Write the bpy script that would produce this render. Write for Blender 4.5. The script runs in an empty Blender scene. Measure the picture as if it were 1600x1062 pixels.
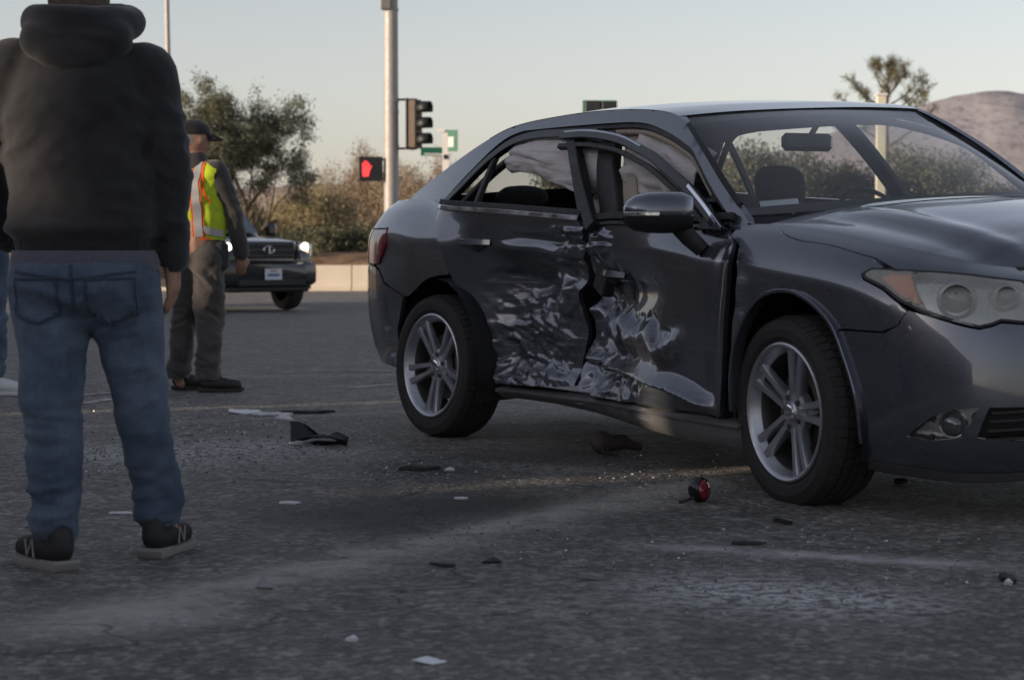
import bpy, math, random
import numpy as np
from mathutils import Vector, Matrix, noise
from mathutils.geometry import delaunay_2d_cdt
R = math.radians
sc = bpy.context.scene
COL = sc.collection

# ------------------------------------------------------------------ camera
cam_d = bpy.data.cameras.new('camera'); cam = bpy.data.objects.new('camera', cam_d); COL.objects.link(cam)
cam.location = (0, 0, 0.90); cam.rotation_euler = (R(90 - 2.773), 0, 0)
cam_d.sensor_width = 36; cam_d.lens = 70.155; cam_d.clip_start = 0.1; cam_d.clip_end = 20000
cam_d.dof.use_dof = True; cam_d.dof.focus_distance = 8.0; cam_d.dof.aperture_fstop = 5.6
sc.camera = cam
# ------------------------------------------------------------------ sky and sun
SUN_AZ = R(25)          # light travels towards (cos, sin) of this, seen from above
SUN_EL = R(9.0)
world = bpy.data.worlds.new('World'); sc.world = world; world.use_nodes = True
wn = world.node_tree; wn.nodes.clear()
sky = wn.nodes.new('ShaderNodeTexSky'); sky.sky_type = 'NISHITA'; sky.sun_disc = False
sky.sun_elevation = SUN_EL; sky.sun_rotation = R(270) - SUN_AZ; sky.air_density = 1.0; sky.dust_density = 1.0; sky.ozone_density = 1.0
hsv = wn.nodes.new('ShaderNodeHueSaturation'); hsv.inputs['Saturation'].default_value = 0.47
tint = wn.nodes.new('ShaderNodeMix'); tint.data_type = 'RGBA'; tint.blend_type = 'MULTIPLY'; tint.inputs[0].default_value = 1.0
tint.inputs[7].default_value = (0.99, 0.957, 1.04, 1)
bg = wn.nodes.new('ShaderNodeBackground'); bg.inputs['Strength'].default_value = 0.135
wo = wn.nodes.new('ShaderNodeOutputWorld')
wn.links.new(sky.outputs[0], hsv.inputs['Color']); wn.links.new(hsv.outputs[0], tint.inputs[6])
wn.links.new(tint.outputs[2], bg.inputs[0]); wn.links.new(bg.outputs[0], wo.inputs[0])
sd = bpy.data.lights.new('sun', 'SUN'); sun = bpy.data.objects.new('sun', sd); COL.objects.link(sun)
sd.energy = 3.4; sd.angle = R(0.5); sd.color = (1.0, 0.80, 0.60)
sdir = Vector((math.cos(SUN_EL) * math.cos(SUN_AZ), math.cos(SUN_EL) * math.sin(SUN_AZ), -math.sin(SUN_EL)))
sun.rotation_euler = sdir.to_track_quat('-Z', 'Y').to_euler()
sc.view_settings.view_transform = 'Standard'; sc.view_settings.look = 'None'
sc.view_settings.exposure = 0.55; sc.view_settings.gamma = 1.0; sc.view_settings.use_curve_mapping = False

# ------------------------------------------------------------------ helpers
def link(o, parent=None):
    COL.objects.link(o)
    if parent: o.parent = parent
    return o
def tag(o, label=None, cat=None, group=None, kind=None):
    if label: o['label'] = label
    if cat: o['category'] = cat
    if group: o['group'] = group
    if kind: o['kind'] = kind
    return o
def empty(name, loc=(0, 0, 0), rz=0, label=None, cat=None, group=None):
    o = bpy.data.objects.new(name, None); o.empty_display_size = .1; link(o)
    o.location = loc; o.rotation_euler = (0, 0, rz)
    return tag(o, label, cat, group)
def mesh_obj(name, V, F, mat, parent=None, smooth=True, auto=None):
    me = bpy.data.meshes.new(name)
    me.from_pydata([tuple(map(float, v)) for v in V], [], [tuple(map(int, f)) for f in F]); me.update()
    if mat is not None: me.materials.append(mat)
    if smooth:
        me.polygons.foreach_set('use_smooth', [True] * len(me.polygons))
        if auto: me.set_sharp_from_angle(angle=R(auto))
    return link(bpy.data.objects.new(name, me), parent)
def copy_tree(o, parent=None):
    c = o.copy(); link(c, parent)
    for ch in list(o.children):
        k = copy_tree(ch, c); k.matrix_parent_inverse = ch.matrix_parent_inverse.copy()
    return c
class MB:
    def __init__(s): s.v = []; s.f = []
    def add(s, V, F):
        n = len(s.v); s.v += [tuple(map(float, v)) for v in V]; s.f += [tuple(int(i) + n for i in f) for f in F]; return s
    def box(s, c, d, rz=0, ry=0, rx=0, bevel=0):
        c = Vector(c); h = Vector(d) / 2; M = Matrix.Rotation(rz, 3, 'Z') @ Matrix.Rotation(ry, 3, 'Y') @ Matrix.Rotation(rx, 3, 'X')
        if bevel:
            V = []; b = min(bevel, h.x * .9, h.y * .9, h.z * .9)
            for sx in (-1, 1):
                for sy in (-1, 1):
                    for sz in (-1, 1):
                        for k in range(3):
                            p = Vector((sx * h.x, sy * h.y, sz * h.z))
                            for a in range(3):
                                if a != k: p[a] -= (1 if p[a] > 0 else -1) * b
                            V.append(c + M @ p)
            import bmesh
            bm = bmesh.new(); vs = [bm.verts.new(v) for v in V]; r = bmesh.ops.convex_hull(bm, input=vs)
            bm.verts.index_update(); VV = [v.co.copy() for v in bm.verts]; FF = [[v.index for v in f.verts] for f in bm.faces]; bm.free()
            return s.add(VV, FF)
        V = [c + M @ Vector((x * h.x, y * h.y, z * h.z)) for x in (-1, 1) for y in (-1, 1) for z in (-1, 1)]
        return s.add(V, [(0, 1, 3, 2), (4, 6, 7, 5), (0, 4, 5, 1), (2, 3, 7, 6), (0, 2, 6, 4), (1, 5, 7, 3)])
    def tube(s, pts, rad, n=8, cap=True, up=None, sy=1.0):
        pts = [Vector(p) for p in pts]; m = len(pts)
        if not hasattr(rad, '__len__'): rad = [rad] * m
        V = []; F = []; prev = None
        for i, p in enumerate(pts):
            t = (pts[min(i + 1, m - 1)] - pts[max(i - 1, 0)]).normalized()
            if prev is None:
                a = Vector(up) if up else (Vector((0, 0, 1)) if abs(t.z) < .9 else Vector((1, 0, 0)))
            else: a = prev
            u = (a - t * a.dot(t)).normalized(); w = t.cross(u); prev = u
            for k in range(n):
                an = 2 * math.pi * k / n
                V.append(p + (u * math.cos(an) + w * math.sin(an) * sy) * rad[i])
        for i in range(m - 1):
            for k in range(n):
                F.append((i * n + k, i * n + (k + 1) % n, (i + 1) * n + (k + 1) % n, (i + 1) * n + k))
        if cap: F.append(tuple(range(n))[::-1]); F.append(tuple((m - 1) * n + k for k in range(n)))
        return s.add(V, F)
    def lathe(s, prof, c=(0, 0, 0), axis='Z', n=24, M=None):
        V = []; F = []; m = len(prof); c = Vector(c)
        for r, h in prof:
            for k in range(n):
                a = 2 * math.pi * k / n; x, y = r * math.cos(a), r * math.sin(a)
                p = {'Z': (x, y, h), 'Y': (x, h, y), 'X': (h, x, y)}[axis]
                p = Vector(p)
                if M: p = M @ p
                V.append(c + p)
        for i in range(m - 1):
            for k in range(n):
                F.append((i * n + k, i * n + (k + 1) % n, (i + 1) * n + (k + 1) % n, (i + 1) * n + k))
        return s.add(V, F)
    def prism(s, poly, h0, h1, fn):
        """poly: 2D outline; fn(u,v,h)->xyz"""
        n = len(poly); V = [fn(u, v, h0) for u, v in poly] + [fn(u, v, h1) for u, v in poly]
        F = [tuple(range(n))[::-1], tuple(range(n, 2 * n))] + [(i, (i + 1) % n, n + (i + 1) % n, n + i) for i in range(n)]
        return s.add(V, F)
    def ball(s, c, r, n=10, m=6, M=None):
        prof = [(math.sin(math.pi * i / m), -math.cos(math.pi * i / m)) for i in range(m + 1)]
        r = r if hasattr(r, '__len__') else (r, r, r); V = []; F = []
        for a, h in prof:
            for k in range(n):
                t = 2 * math.pi * k / n; p = Vector((a * math.cos(t) * r[0], a * math.sin(t) * r[1], h * r[2]))
                if M: p = M @ p
                V.append(Vector(c) + p)
        for i in range(m):
            for k in range(n): F.append((i * n + k, i * n + (k + 1) % n, (i + 1) * n + (k + 1) % n, (i + 1) * n + k))
        return s.add(V, F)
    def build(s, name, mat, parent=None, smooth=True, auto=35, recalc=True):
        o = mesh_obj(name, s.v, s.f, mat, parent, smooth, auto if smooth else None)
        if recalc:
            import bmesh
            bm = bmesh.new(); bm.from_mesh(o.data); bmesh.ops.remove_doubles(bm, verts=bm.verts, dist=1e-5)
            bmesh.ops.recalc_face_normals(bm, faces=bm.faces); bm.to_mesh(o.data); bm.free()
            if smooth and auto: o.data.set_sharp_from_angle(angle=R(auto))
        return o
def sstep(a, b, x):
    t = np.clip((np.asarray(x, float) - a) / (b - a), 0, 1); return t * t * (3 - 2 * t)
def catmull(P, n=8, closed=False):
    P = np.asarray(P, float); m = len(P); out = []
    for i in range(m if closed else m - 1):
        if closed: a, b, c, d = P[(i - 1) % m], P[i], P[(i + 1) % m], P[(i + 2) % m]
        else: a, b, c, d = P[max(i - 1, 0)], P[i], P[i + 1], P[min(i + 2, m - 1)]
        for k in range(n):
            t = k / n
            out.append(.5 * ((2 * b) + (-a + c) * t + (2 * a - 5 * b + 4 * c - d) * t * t + (-a + 3 * b - 3 * c + d) * t ** 3))
    if not closed: out.append(P[-1])
    return np.array(out)
# ------------------------------------------------------------------ materials
def mat(name):
    m = bpy.data.materials.new(name); m.use_nodes = True
    nt = m.node_tree; b = nt.nodes['Principled BSDF']
    return m, nt, b
def N(nt, t, **k):
    n = nt.nodes.new(t)
    for a, v in k.items(): setattr(n, a, v)
    return n
def coords(nt, scale=(1, 1, 1), obj=False):
    if obj: c = N(nt, 'ShaderNodeTexCoord').outputs['Object']
    else: c = N(nt, 'ShaderNodeNewGeometry').outputs['Position']
    m = N(nt, 'ShaderNodeMapping'); m.inputs['Scale'].default_value = scale
    nt.links.new(c, m.inputs[0]); return m.outputs[0]
def ntex(nt, vec, scale, detail=4, rough=.55, dist=0):
    n = N(nt, 'ShaderNodeTexNoise'); n.inputs['Scale'].default_value = scale; n.inputs['Detail'].default_value = detail
    n.inputs['Roughness'].default_value = rough; n.inputs['Distortion'].default_value = dist
    nt.links.new(vec, n.inputs['Vector']); return n.outputs['Fac']
def ramp(nt, fac, stops, interp='LINEAR'):
    r = N(nt, 'ShaderNodeValToRGB'); r.color_ramp.interpolation = interp; e = r.color_ramp.elements
    while len(e) < len(stops): e.new(.5)
    for i, (p, c) in enumerate(stops):
        e[i].position = p; e[i].color = (c, c, c, 1) if not hasattr(c, '__len__') else (*c, 1)
    nt.links.new(fac, r.inputs[0]); return r.outputs[0]
def mixc(nt, fac, a, b, blend='MIX'):
    m = N(nt, 'ShaderNodeMix', data_type='RGBA', blend_type=blend)
    for s, v in ((0, fac), (6, a), (7, b)):
        if hasattr(v, 'links') or hasattr(v, 'is_linked'): nt.links.new(v, m.inputs[s])
        elif s == 0: m.inputs[0].default_value = v
        else: m.inputs[s].default_value = (*v, 1)
    return m.outputs[2]
def math_(nt, op, a, b=None):
    m = N(nt, 'ShaderNodeMath', operation=op)
    for i, v in enumerate((a, b)):
        if v is None: continue
        if hasattr(v, 'is_linked'): nt.links.new(v, m.inputs[i])
        else: m.inputs[i].default_value = v
    return m.outputs[0]
def bump(nt, b, h, strength=.3, dist=.01):
    n = N(nt, 'ShaderNodeBump'); n.inputs['Strength'].default_value = strength; n.inputs['Distance'].default_value = dist
    nt.links.new(h, n.inputs['Height']); nt.links.new(n.outputs[0], b.inputs['Normal']); return n
def simple(name, col, rough=.5, metal=0, spec=.5, var=.25, scale=6, bmp=0, bscale=60, coat=0, obj=True, trans=0):
    m, nt, b = mat(name); v = coords(nt, obj=obj)
    f = ntex(nt, v, scale, 5)
    lo = tuple(c * (1 - var) for c in col); hi = tuple(min(1, c * (1 + var)) for c in col)
    nt.links.new(mixc(nt, f, lo, hi), b.inputs['Base Color'])
    rr = ramp(nt, ntex(nt, v, scale * 2.3, 4), [(.3, max(0, rough - .08)), (.7, min(1, rough + .08))]); nt.links.new(rr, b.inputs['Roughness'])
    b.inputs['Metallic'].default_value = metal; b.inputs['Specular IOR Level'].default_value = spec
    b.inputs['Coat Weight'].default_value = coat; b.inputs['Transmission Weight'].default_value = trans
    if bmp: bump(nt, b, ntex(nt, v, bscale, 4), bmp, .01)
    return m
def emis(name, col, st):
    m, nt, b = mat(name); b.inputs['Base Color'].default_value = (*[c * .5 for c in col], 1)
    b.inputs['Emission Color'].default_value = (*col, 1); b.inputs['Emission Strength'].default_value = st; return m
def ground_z(x, y):
    y = np.asarray(y, float); t = np.clip(y - 8.0, 0, None)
    s = np.where(t < 2, t * t / 4, t - 1) * -.012
    return np.maximum(s, -.29) if np.ndim(s) else max(float(s), -.29)
# ================================================================== setting
def px2ground(px, py):
    F_, H_ = 3118., 380.; D = 6.0
    for _ in range(40): D = (0.90 - ground_z(0, D)) * F_ / (py - H_)
    return ((px - 800) / F_ * D, D)
# ---- asphalt
def asphalt_mat():
    m, nt, b = mat('worn_asphalt'); v = coords(nt)
    big = ntex(nt, v, .55, 5, .6); mid = ntex(nt, v, 3.2, 6, .65); fine = ntex(nt, v, 42, 5, .75)
    c = mixc(nt, ramp(nt, big, [(.32, 0), (.68, 1)]), (.066, .064, .064), (.140, .137, .135))
    c = mixc(nt, ramp(nt, mid, [(.40, 0), (.66, .8)]), c, (.215, .211, .208))
    vo = N(nt, 'ShaderNodeTexVoronoi'); vo.inputs['Scale'].default_value = 44; vo.inputs['Randomness'].default_value = 1; nt.links.new(v, vo.inputs['Vector'])
    st = ramp(nt, vo.outputs['Color'], [(.45, 0), (.95, 1)])
    c = mixc(nt, math_(nt, 'MULTIPLY', st, ramp(nt, mid, [(.3, .35), (.7, 1.0)])), c, (.46, .455, .45))
    c = mixc(nt, ramp(nt, fine, [(.30, .9), (.50, 0)]), c, (.024, .024, .026))
    c = mixc(nt, ramp(nt, ntex(nt, v, 9, 6, .7), [(.32, .75), (.52, 0)]), c, (.034, .034, .036))
    # streaks of dust, spilt powder, worn seams and a painted sun strip, each a shape of its own lying on the road
    sx = N(nt, 'ShaderNodeSeparateXYZ'); nt.links.new(v, sx.inputs[0]); X, Y = sx.outputs[0], sx.outputs[1]
    wob = math_(nt, 'MULTIPLY', math_(nt, 'SUBTRACT', ntex(nt, v, 1.7, 5, .6), .5), .34)
    def line(p, q, w, col, am, c, sc_=9, lo=.35, hi=.65):
        p, q = np.array(p), np.array(q); d = (q - p) / np.linalg.norm(q - p); n = np.array([-d[1], d[0]]); L = np.linalg.norm(q - p)
        dn = math_(nt, 'ADD', math_(nt, 'ADD', math_(nt, 'MULTIPLY', X, float(n[0])), math_(nt, 'MULTIPLY', Y, float(n[1]))), float(-n @ p))
        dn = math_(nt, 'ADD', dn, math_(nt, 'MULTIPLY', wob, min(1, w * 4)))
        al = math_(nt, 'ADD', math_(nt, 'ADD', math_(nt, 'MULTIPLY', X, float(d[0])), math_(nt, 'MULTIPLY', Y, float(d[1]))), float(-d @ p))
        g = math_(nt, 'EXPONENT', math_(nt, 'MULTIPLY', math_(nt, 'POWER', math_(nt, 'DIVIDE', dn, w), 2.0), -1.0))
        m1 = math_(nt, 'MINIMUM', math_(nt, 'DIVIDE', al, .35), math_(nt, 'DIVIDE', math_(nt, 'SUBTRACT', L, al), .35))
        cl = N(nt, 'ShaderNodeClamp'); nt.links.new(m1, cl.inputs[0])
        g = math_(nt, 'MULTIPLY', g, cl.outputs[0])
        g = math_(nt, 'MULTIPLY', g, ramp(nt, ntex(nt, v, sc_, 6, .7), [(lo, 0), (hi, 1)]))
        return mixc(nt, math_(nt, 'MULTIPLY', g, am), c, col)
    G = px2ground
    c = line(G(380, 830), G(930, 775), .55, (.026, .026, .027), .9, c, 3, .15, .38)
    c = line(G(560, 745), G(1000, 700), .35, (.028, .027, .028), .85, c, 4, .2, .42)
    c = line(G(-60, 1015), G(1230, 730), .15, (.46, .45, .43), .75, c, 5, .30, .55)
    c = line(G(640, 850), G(1200, 738), .07, (.44, .43, .42), .6, c, 9, .36, .6)
    c = line(G(-60, 1000), G(420, 950), .17, (.48, .48, .49), .8, c, 6, .32, .58)
    c = line(G(940, 850), G(1640, 892), .07, (.52, .54, .58), .9, c, 7, .28, .55)
    c = line(G(930, 905), G(1560, 965), .26, (.62, .65, .70), .95, c, 26, .43, .56)
    c = line(G(560, 920), G(1150, 985), .22, (.36, .355, .35), .6, c, 18, .44, .62)
    c = line(G(60, 725), G(560, 690), .60, (.58, .60, .63), .9, c, 30, .45, .57)
    c = line(G(640, 720), G(1000, 740), .14, (.42, .42, .43), .75, c, 24, .45, .60)
    c = line(G(-50, 675), G(700, 640), .07, (.46, .44, .42), .65, c, 9)  # pale streak painted along the strip of sunlight
    c = line(G(300, 745), G(560, 760), .02, (.02, .02, .022), .9, c, 5, .3, .5)
    c = line(G(700, 585), G(240, 590), .14, (.36, .36, .35), .55, c, 8)
    c = line(G(250, 520), G(700, 512), .30, (.26, .26, .255), .5, c, 2)
    cr = N(nt, 'ShaderNodeTexVoronoi', feature='DISTANCE_TO_EDGE'); cr.inputs['Scale'].default_value = .33
    vv = N(nt, 'ShaderNodeVectorMath', operation='ADD'); nz = N(nt, 'ShaderNodeTexNoise'); nz.inputs['Scale'].default_value = 1.6; nz.inputs['Detail'].default_value = 6
    nt.links.new(v, nz.inputs[0]); sc2 = N(nt, 'ShaderNodeVectorMath', operation='SCALE'); sc2.inputs['Scale'].default_value = 1.1
    nt.links.new(nz.outputs['Color'], sc2.inputs[0]); nt.links.new(v, vv.inputs[0]); nt.links.new(sc2.outputs[0], vv.inputs[1]); nt.links.new(vv.outputs[0], cr.inputs['Vector'])
    crack = ramp(nt, cr.outputs['Distance'], [(0, 1), (.004, 0)])
    c = mixc(nt, math_(nt, 'MULTIPLY', crack, .45), c, (.014, .014, .015))
    c = mixc(nt, 1.0, c, (1.22, 1.17, 1.10), 'MULTIPLY')
    nt.links.new(c, b.inputs['Base Color'])
    nt.links.new(ramp(nt, mid, [(.3, .55), (.7, .80)]), b.inputs['Roughness'])
    b.inputs['Specular IOR Level'].default_value = .5
    h = math_(nt, 'ADD', math_(nt, 'MULTIPLY', vo.outputs['Distance'], -1.0), math_(nt, 'MULTIPLY', fine, 1.1))
    h = math_(nt, 'ADD', h, math_(nt, 'MULTIPLY', crack, -1.2)); h = math_(nt, 'ADD', h, math_(nt, 'MULTIPLY', ntex(nt, v, 22, 4, .6), 1.0))
    bump(nt, b, h, 1.0, .026)
    return m
def sheet(name, xs, ys, zf, m, extra=0):
    V = []; F = []
    for y in ys:
        for x in xs: V.append((x, y, float(zf(x, y)) + extra))
    n = len(xs)
    for j in range(len(ys) - 1):
        for i in range(n - 1): F.append((j * n + i, j * n + i + 1, (j + 1) * n + i + 1, (j + 1) * n + i))
    return mesh_obj(name, V, F, m)
def road_z(x, y):
    r = 0
    if y < 13 and abs(x) < 6: r = (noise.noise((x * .9, y * .9, 3)) * .006 + noise.noise((x * 2.7, y * 2.7, 7)) * .003)
    if 1.5 < y < 9:       # worn seam: a slight ridge across the near road
        p = np.array(px2ground(120, 985)); q = np.array(px2ground(1210, 735)); d = (q - p) / np.linalg.norm(q - p)
        dn = -d[1] * (x - p[0]) + d[0] * (y - p[1]); r += .012 * math.exp(-(dn / .12) ** 2)
    return ground_z(x, y) + r
xs = sorted(set([-60, -45, -30, -20, -14, -10, -8] + list(np.arange(-6, 6.01, .12)) + [8, 10, 14, 20, 30, 45, 60]))
ys = sorted(set([-14, -8, -4, 0, 1] + list(np.arange(2, 13.01, .12)) + list(np.arange(13.5, 49.6, 1.5)) + [49.7]))
tag(sheet('road', xs, ys, road_z, asphalt_mat()), kind='structure')
def dirt_mat(name, a, b_, sc_=.6):
    m, nt, b = mat(name); v = coords(nt)
    f = ntex(nt, v, sc_, 6, .65); c = mixc(nt, ramp(nt, f, [(.3, 0), (.7, 1)]), a, b_)
    c = mixc(nt, ramp(nt, ntex(nt, v, sc_ * 14, 4), [(.5, 0), (.8, .5)]), c, tuple(x * .5 for x in a))
    nt.links.new(c, b.inputs['Base Color']); b.inputs['Roughness'].default_value = .95; b.inputs['Specular IOR Level'].default_value = .1
    bump(nt, b, ntex(nt, v, 4, 5), .5, .08); return m
DIRT = dirt_mat('dry_dirt', (.26, .17, .105), (.36, .25, .16))
g = [-9000, -3000, -900, -300, -120, -60, -30, 0, 30, 60, 120, 300, 900, 3000, 9000]
tag(sheet('ground', g, [-2000, -400, -60, -14, 0, 8, 14, 20, 26, 32, 40, 49.7, 60, 100, 200, 500, 1500, 4000, 9000], lambda x, y: ground_z(x, y) - .06, DIRT), kind='structure')
# earth bank behind the barrier
def bank_z(x, y):
    t = (y - 51.2) / 9; h = .98 * math.exp(-((t - .55) / .32) ** 2) if t > 0 else 0
    return -.33 + h + .10 * noise.noise((x * .35, y * .5, 0)) * (1 if 0.1 < t < .95 else .2)
tag(sheet('earth_bank', np.arange(-40, 42, 1.0), np.arange(50.6, 61, .6), bank_z, dirt_mat('bank_earth', (.27, .165, .095), (.40, .27, .17), .8)), kind='structure')
# ---- worn paint on the road
def paint_mat():
    m, nt, b = mat('worn_road_paint'); v = coords(nt); f = ntex(nt, v, 26, 6, .7)
    nt.links.new(mixc(nt, ramp(nt, f, [(.35, 0), (.6, 1)]), (.10, .10, .102), (.42, .42, .41)), b.inputs['Base Color']); b.inputs['Roughness'].default_value = .85; bump(nt, b, ntex(nt, v, 90, 3), .5, .005); return m
PAINT = paint_mat()
def marking(pts, w, name='lane_marking'):
    V = []; F = []
    P = catmull(pts, 10)
    for i, p in enumerate(P):
        x, y = p; d = P[min(i + 1, len(P) - 1)] - P[max(i - 1, 0)]; d /= np.linalg.norm(d); nn = np.array([-d[1], d[0]])
        ww = w * (1 + .5 * noise.noise((x * 6, y * 6, 1)))
        for s in (-1, 1):
            q = p + nn * ww * s / 2; V.append((q[0], q[1], road_z(q[0], q[1]) + .004))
    for i in range(len(P) - 1): F.append((2 * i, 2 * i + 1, 2 * i + 3, 2 * i + 2))
    return tag(mesh_obj(name, V, F, PAINT), kind='structure')
marking([px2ground(545, 607), px2ground(590, 603), px2ground(660, 600)], .11)
marking([px2ground(575, 598), px2ground(640, 595)], .07)
marking([px2ground(436, 583), px2ground(520, 580), px2ground(620, 581)], .09)
marking([px2ground(110, 620), px2ground(180, 613)], .09)
marking([px2ground(110, 633), px2ground(182, 624)], .12)
marking([px2ground(640, 668), px2ground(760, 664), px2ground(920, 661)], .03)
marking([px2ground(300, 484), px2ground(480, 479), px2ground(640, 478)], .25)
# ---- distant land
def mount_mat(name, a, b_):
    m, nt, b = mat(name); v = coords(nt); f = ntex(nt, v, .006, 8, .65)
    c = mixc(nt, ramp(nt, f, [(.35, 0), (.65, 1)]), a, b_); c = mixc(nt, ramp(nt, ntex(nt, v, .05, 6, .8), [(.5, 0), (.62, .55)]), c, tuple(x * .5 for x in a)); nt.links.new(c, b.inputs['Base Color']); b.inputs['Roughness'].default_value = 1; b.inputs['Specular IOR Level'].default_value = 0; bump(nt, b, ntex(nt, v, .03, 6), .6, 8); return m
def range_(name, y0, depth, prof, m, nx=160, ny=24, rough=.10):
    xs_ = np.linspace(prof[0][0], prof[-1][0], nx); hx = np.interp(xs_, [p[0] for p in prof], [p[1] for p in prof]); V = []; F = []
    # smooth profile
    k = np.ones(7) / 7; hx = np.convolve(np.pad(hx, 3, mode='edge'), k, 'valid')
    for j in range(ny):
        t = j / (ny - 1); s = math.sin(math.pi * min(1, t * 1.0)) ** .8 if t < .5 else math.cos((t - .5) * math.pi) ** .8
        for i in range(nx):
            h = hx[i] * s * (1 + rough * noise.fractal((xs_[i] / hx.max() * .9, y0 / hx.max() + t * 3, 0), 1, 2, 5) * (1 if s < .999 else 0.25)); V.append((xs_[i], y0 + depth * t, h - 4))
    for j in range(ny - 1):
        for i in range(nx - 1): F.append((j * nx + i, j * nx + i + 1, (j + 1) * nx + i + 1, (j + 1) * nx + i))
    return tag(mesh_obj(name, V, F, m), kind='structure')
def mp(px, py, D): return ((px - 800) / 3118 * D, .9 + (380 - py) / 3118 * D + 4)
D = 3400
range_('mountain', 3000, 800, [mp(x, y, D) for x, y in [(700, 330), (900, 300), (1100, 262), (1250, 226), (1380, 186), (1440, 168), (1490, 158), (1530, 147), (1560, 145), (1600, 150), (1700, 175), (1850, 215), (2100, 290), (2400, 350)]], mount_mat('hazy_mountain', (.25, .236, .248), (.345, .328, .34)))
D = 640
range_('hill', 600, 80, [mp(x, y, D) for x, y in [(-700, 350), (-300, 330), (0, 318), (250, 303), (420, 293), (520, 289), (620, 291), (760, 300), (1000, 318), (1400, 340), (2300, 355)]], mount_mat('dry_hill', (.24, .195, .165), (.33, .27, .23)), rough=.04)
# ---- low concrete barrier
CONC = simple('pale_concrete', (.62, .54, .43), .9, var=.16, scale=1.2, bmp=.25, bscale=14, obj=False)
def barrier():
    root = empty('concrete_barrier', (0, 50, -.29), 0, 'low cream concrete barrier wall along the far side of the road', 'barrier')
    prof = [(-.20, 0), (-.20, .10), (-.13, .22), (-.09, .60), (-.07, .64), (.07, .64), (.09, .60), (.13, .22), (.20, .10), (.20, 0)]
    x = -22.; i = 0
    me = None
    while x < 34:
        if me is None:
            V = []; F = []; n = len(prof)
            for xx in (-1.488, -1.47, 1.47, 1.488):
                k = .985 if abs(xx) > 1.48 else 1
                for (a, h) in prof: V.append((xx, a * k, h * (k if h > .3 else 1)))
            for j in range(3):
                for q in range(n - 1): F.append((j * n + q, j * n + q + 1, (j + 1) * n + q + 1, (j + 1) * n + q))
            F += [tuple(range(n)), tuple(range(3 * n, 4 * n))[::-1]]
            o = mesh_obj('panel', V, F, CONC, root, False); me = o.data
        else: o = link(bpy.data.objects.new('panel', me), root)
        o.location = (x + 1.5, random.uniform(-.01, .01), random.uniform(-.008, .008)); x += 3.0; i += 1
barrier()
# ---- unseen block added left to shade the road; slits shaped for thin sun strips
STUCCO = simple('brown_stucco', (.115, .092, .075), .95, var=.2, scale=.5, bmp=.3, bscale=30, obj=False)
DARKGLASS = simple('dark_window_glass', (.02, .022, .025), .12, spec=.6, var=.1)
def shade_building():
    x0 = -16.0; tn = math.tan(SUN_AZ); dp = 7.0; z0 = -.35; h = 6.6
    root = empty('shade_block', (x0, 8, z0), 0, 'unseen brown stucco building added left of the road to cast shade, slit for sun strips', 'building')
    gaps = [(-1.25, .24, 5.25, 3.55), (-.02, .20, 4.60, 2.72), (4.6, .20, 4.15, 0), (6.05, .20, 5.3, 2.95)]   # y centre at the front wall, width, opening top, opening sill
    def blk(name, ya, yb, za, zb, m=STUCCO):
        mb = MB(); mb.prism([(0, ya), (0, yb), (-dp, yb - dp * tn), (-dp, ya - dp * tn)], za, zb, lambda u, v, hh: (u, v - 8, hh)); return mb.build(name, m, root, False)
    y = -42.
    for c, w, oh, sl in gaps:
        blk('wall', y, c - w / 2, 0, h); blk('lintel', c - w / 2 + .001, c + w / 2 - .001, oh - z0, h - .01); y = c + w / 2
        if sl: blk('sill_wall', c - w / 2 + .001, c + w / 2 - .001, 0, sl - z0)
    blk('wall', y, 30.5, 0, h)
    for k in range(9):
        yc = -20 + k * 5.6
        if any(abs(yc - c) < 1.6 for c, w, o, _ in gaps): continue
        MB().box((.02, yc - 8, 2.0), (.05, 1.9, 1.5)).build('window', DARKGLASS, root, False)
    MB().box((.10, -6 - 8, h + .12), (.5, 72, .24)).build('parapet', CONC, root, False)
shade_building()
# ================================================================== plants
def leaf_mat(name, a, b_, trans=.25):
    m, nt, b = mat(name); oi = N(nt, 'ShaderNodeNewGeometry'); f = ramp(nt, oi.outputs['Random Per Island'], [(0, 0), (1, 1)])
    nt.links.new(mixc(nt, f, a, b_), b.inputs['Base Color']); b.inputs['Roughness'].default_value = .7; b.inputs['Specular IOR Level'].default_value = .25
    tr = N(nt, 'ShaderNodeBsdfTranslucent'); nt.links.new(mixc(nt, f, a, b_), tr.inputs['Color']); mx = N(nt, 'ShaderNodeMixShader'); mx.inputs[0].default_value = trans
    nt.links.new(b.outputs[0], mx.inputs[1]); nt.links.new(tr.outputs[0], mx.inputs[2]); nt.links.new(mx.outputs[0], nt.nodes['Material Output'].inputs[0]); return m
BARK = simple('grey_bark', (.10, .08, .062), .95, var=.35, scale=9, bmp=.6, bscale=30)
GREEN = leaf_mat('olive_leaves', (.125, .130, .082), (.215, .215, .140))
TAN = leaf_mat('dry_tan_leaves', (.27, .21, .145), (.42, .33, .235))
OLIVE = leaf_mat('yellow_olive_leaves', (.26, .22, .125), (.40, .34, .20))
DARK = leaf_mat('dark_green_leaves', (.075, .078, .050), (.140, .142, .088))
PINE = leaf_mat('pine_needles', (.16, .155, .085), (.28, .245, .14))
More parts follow.
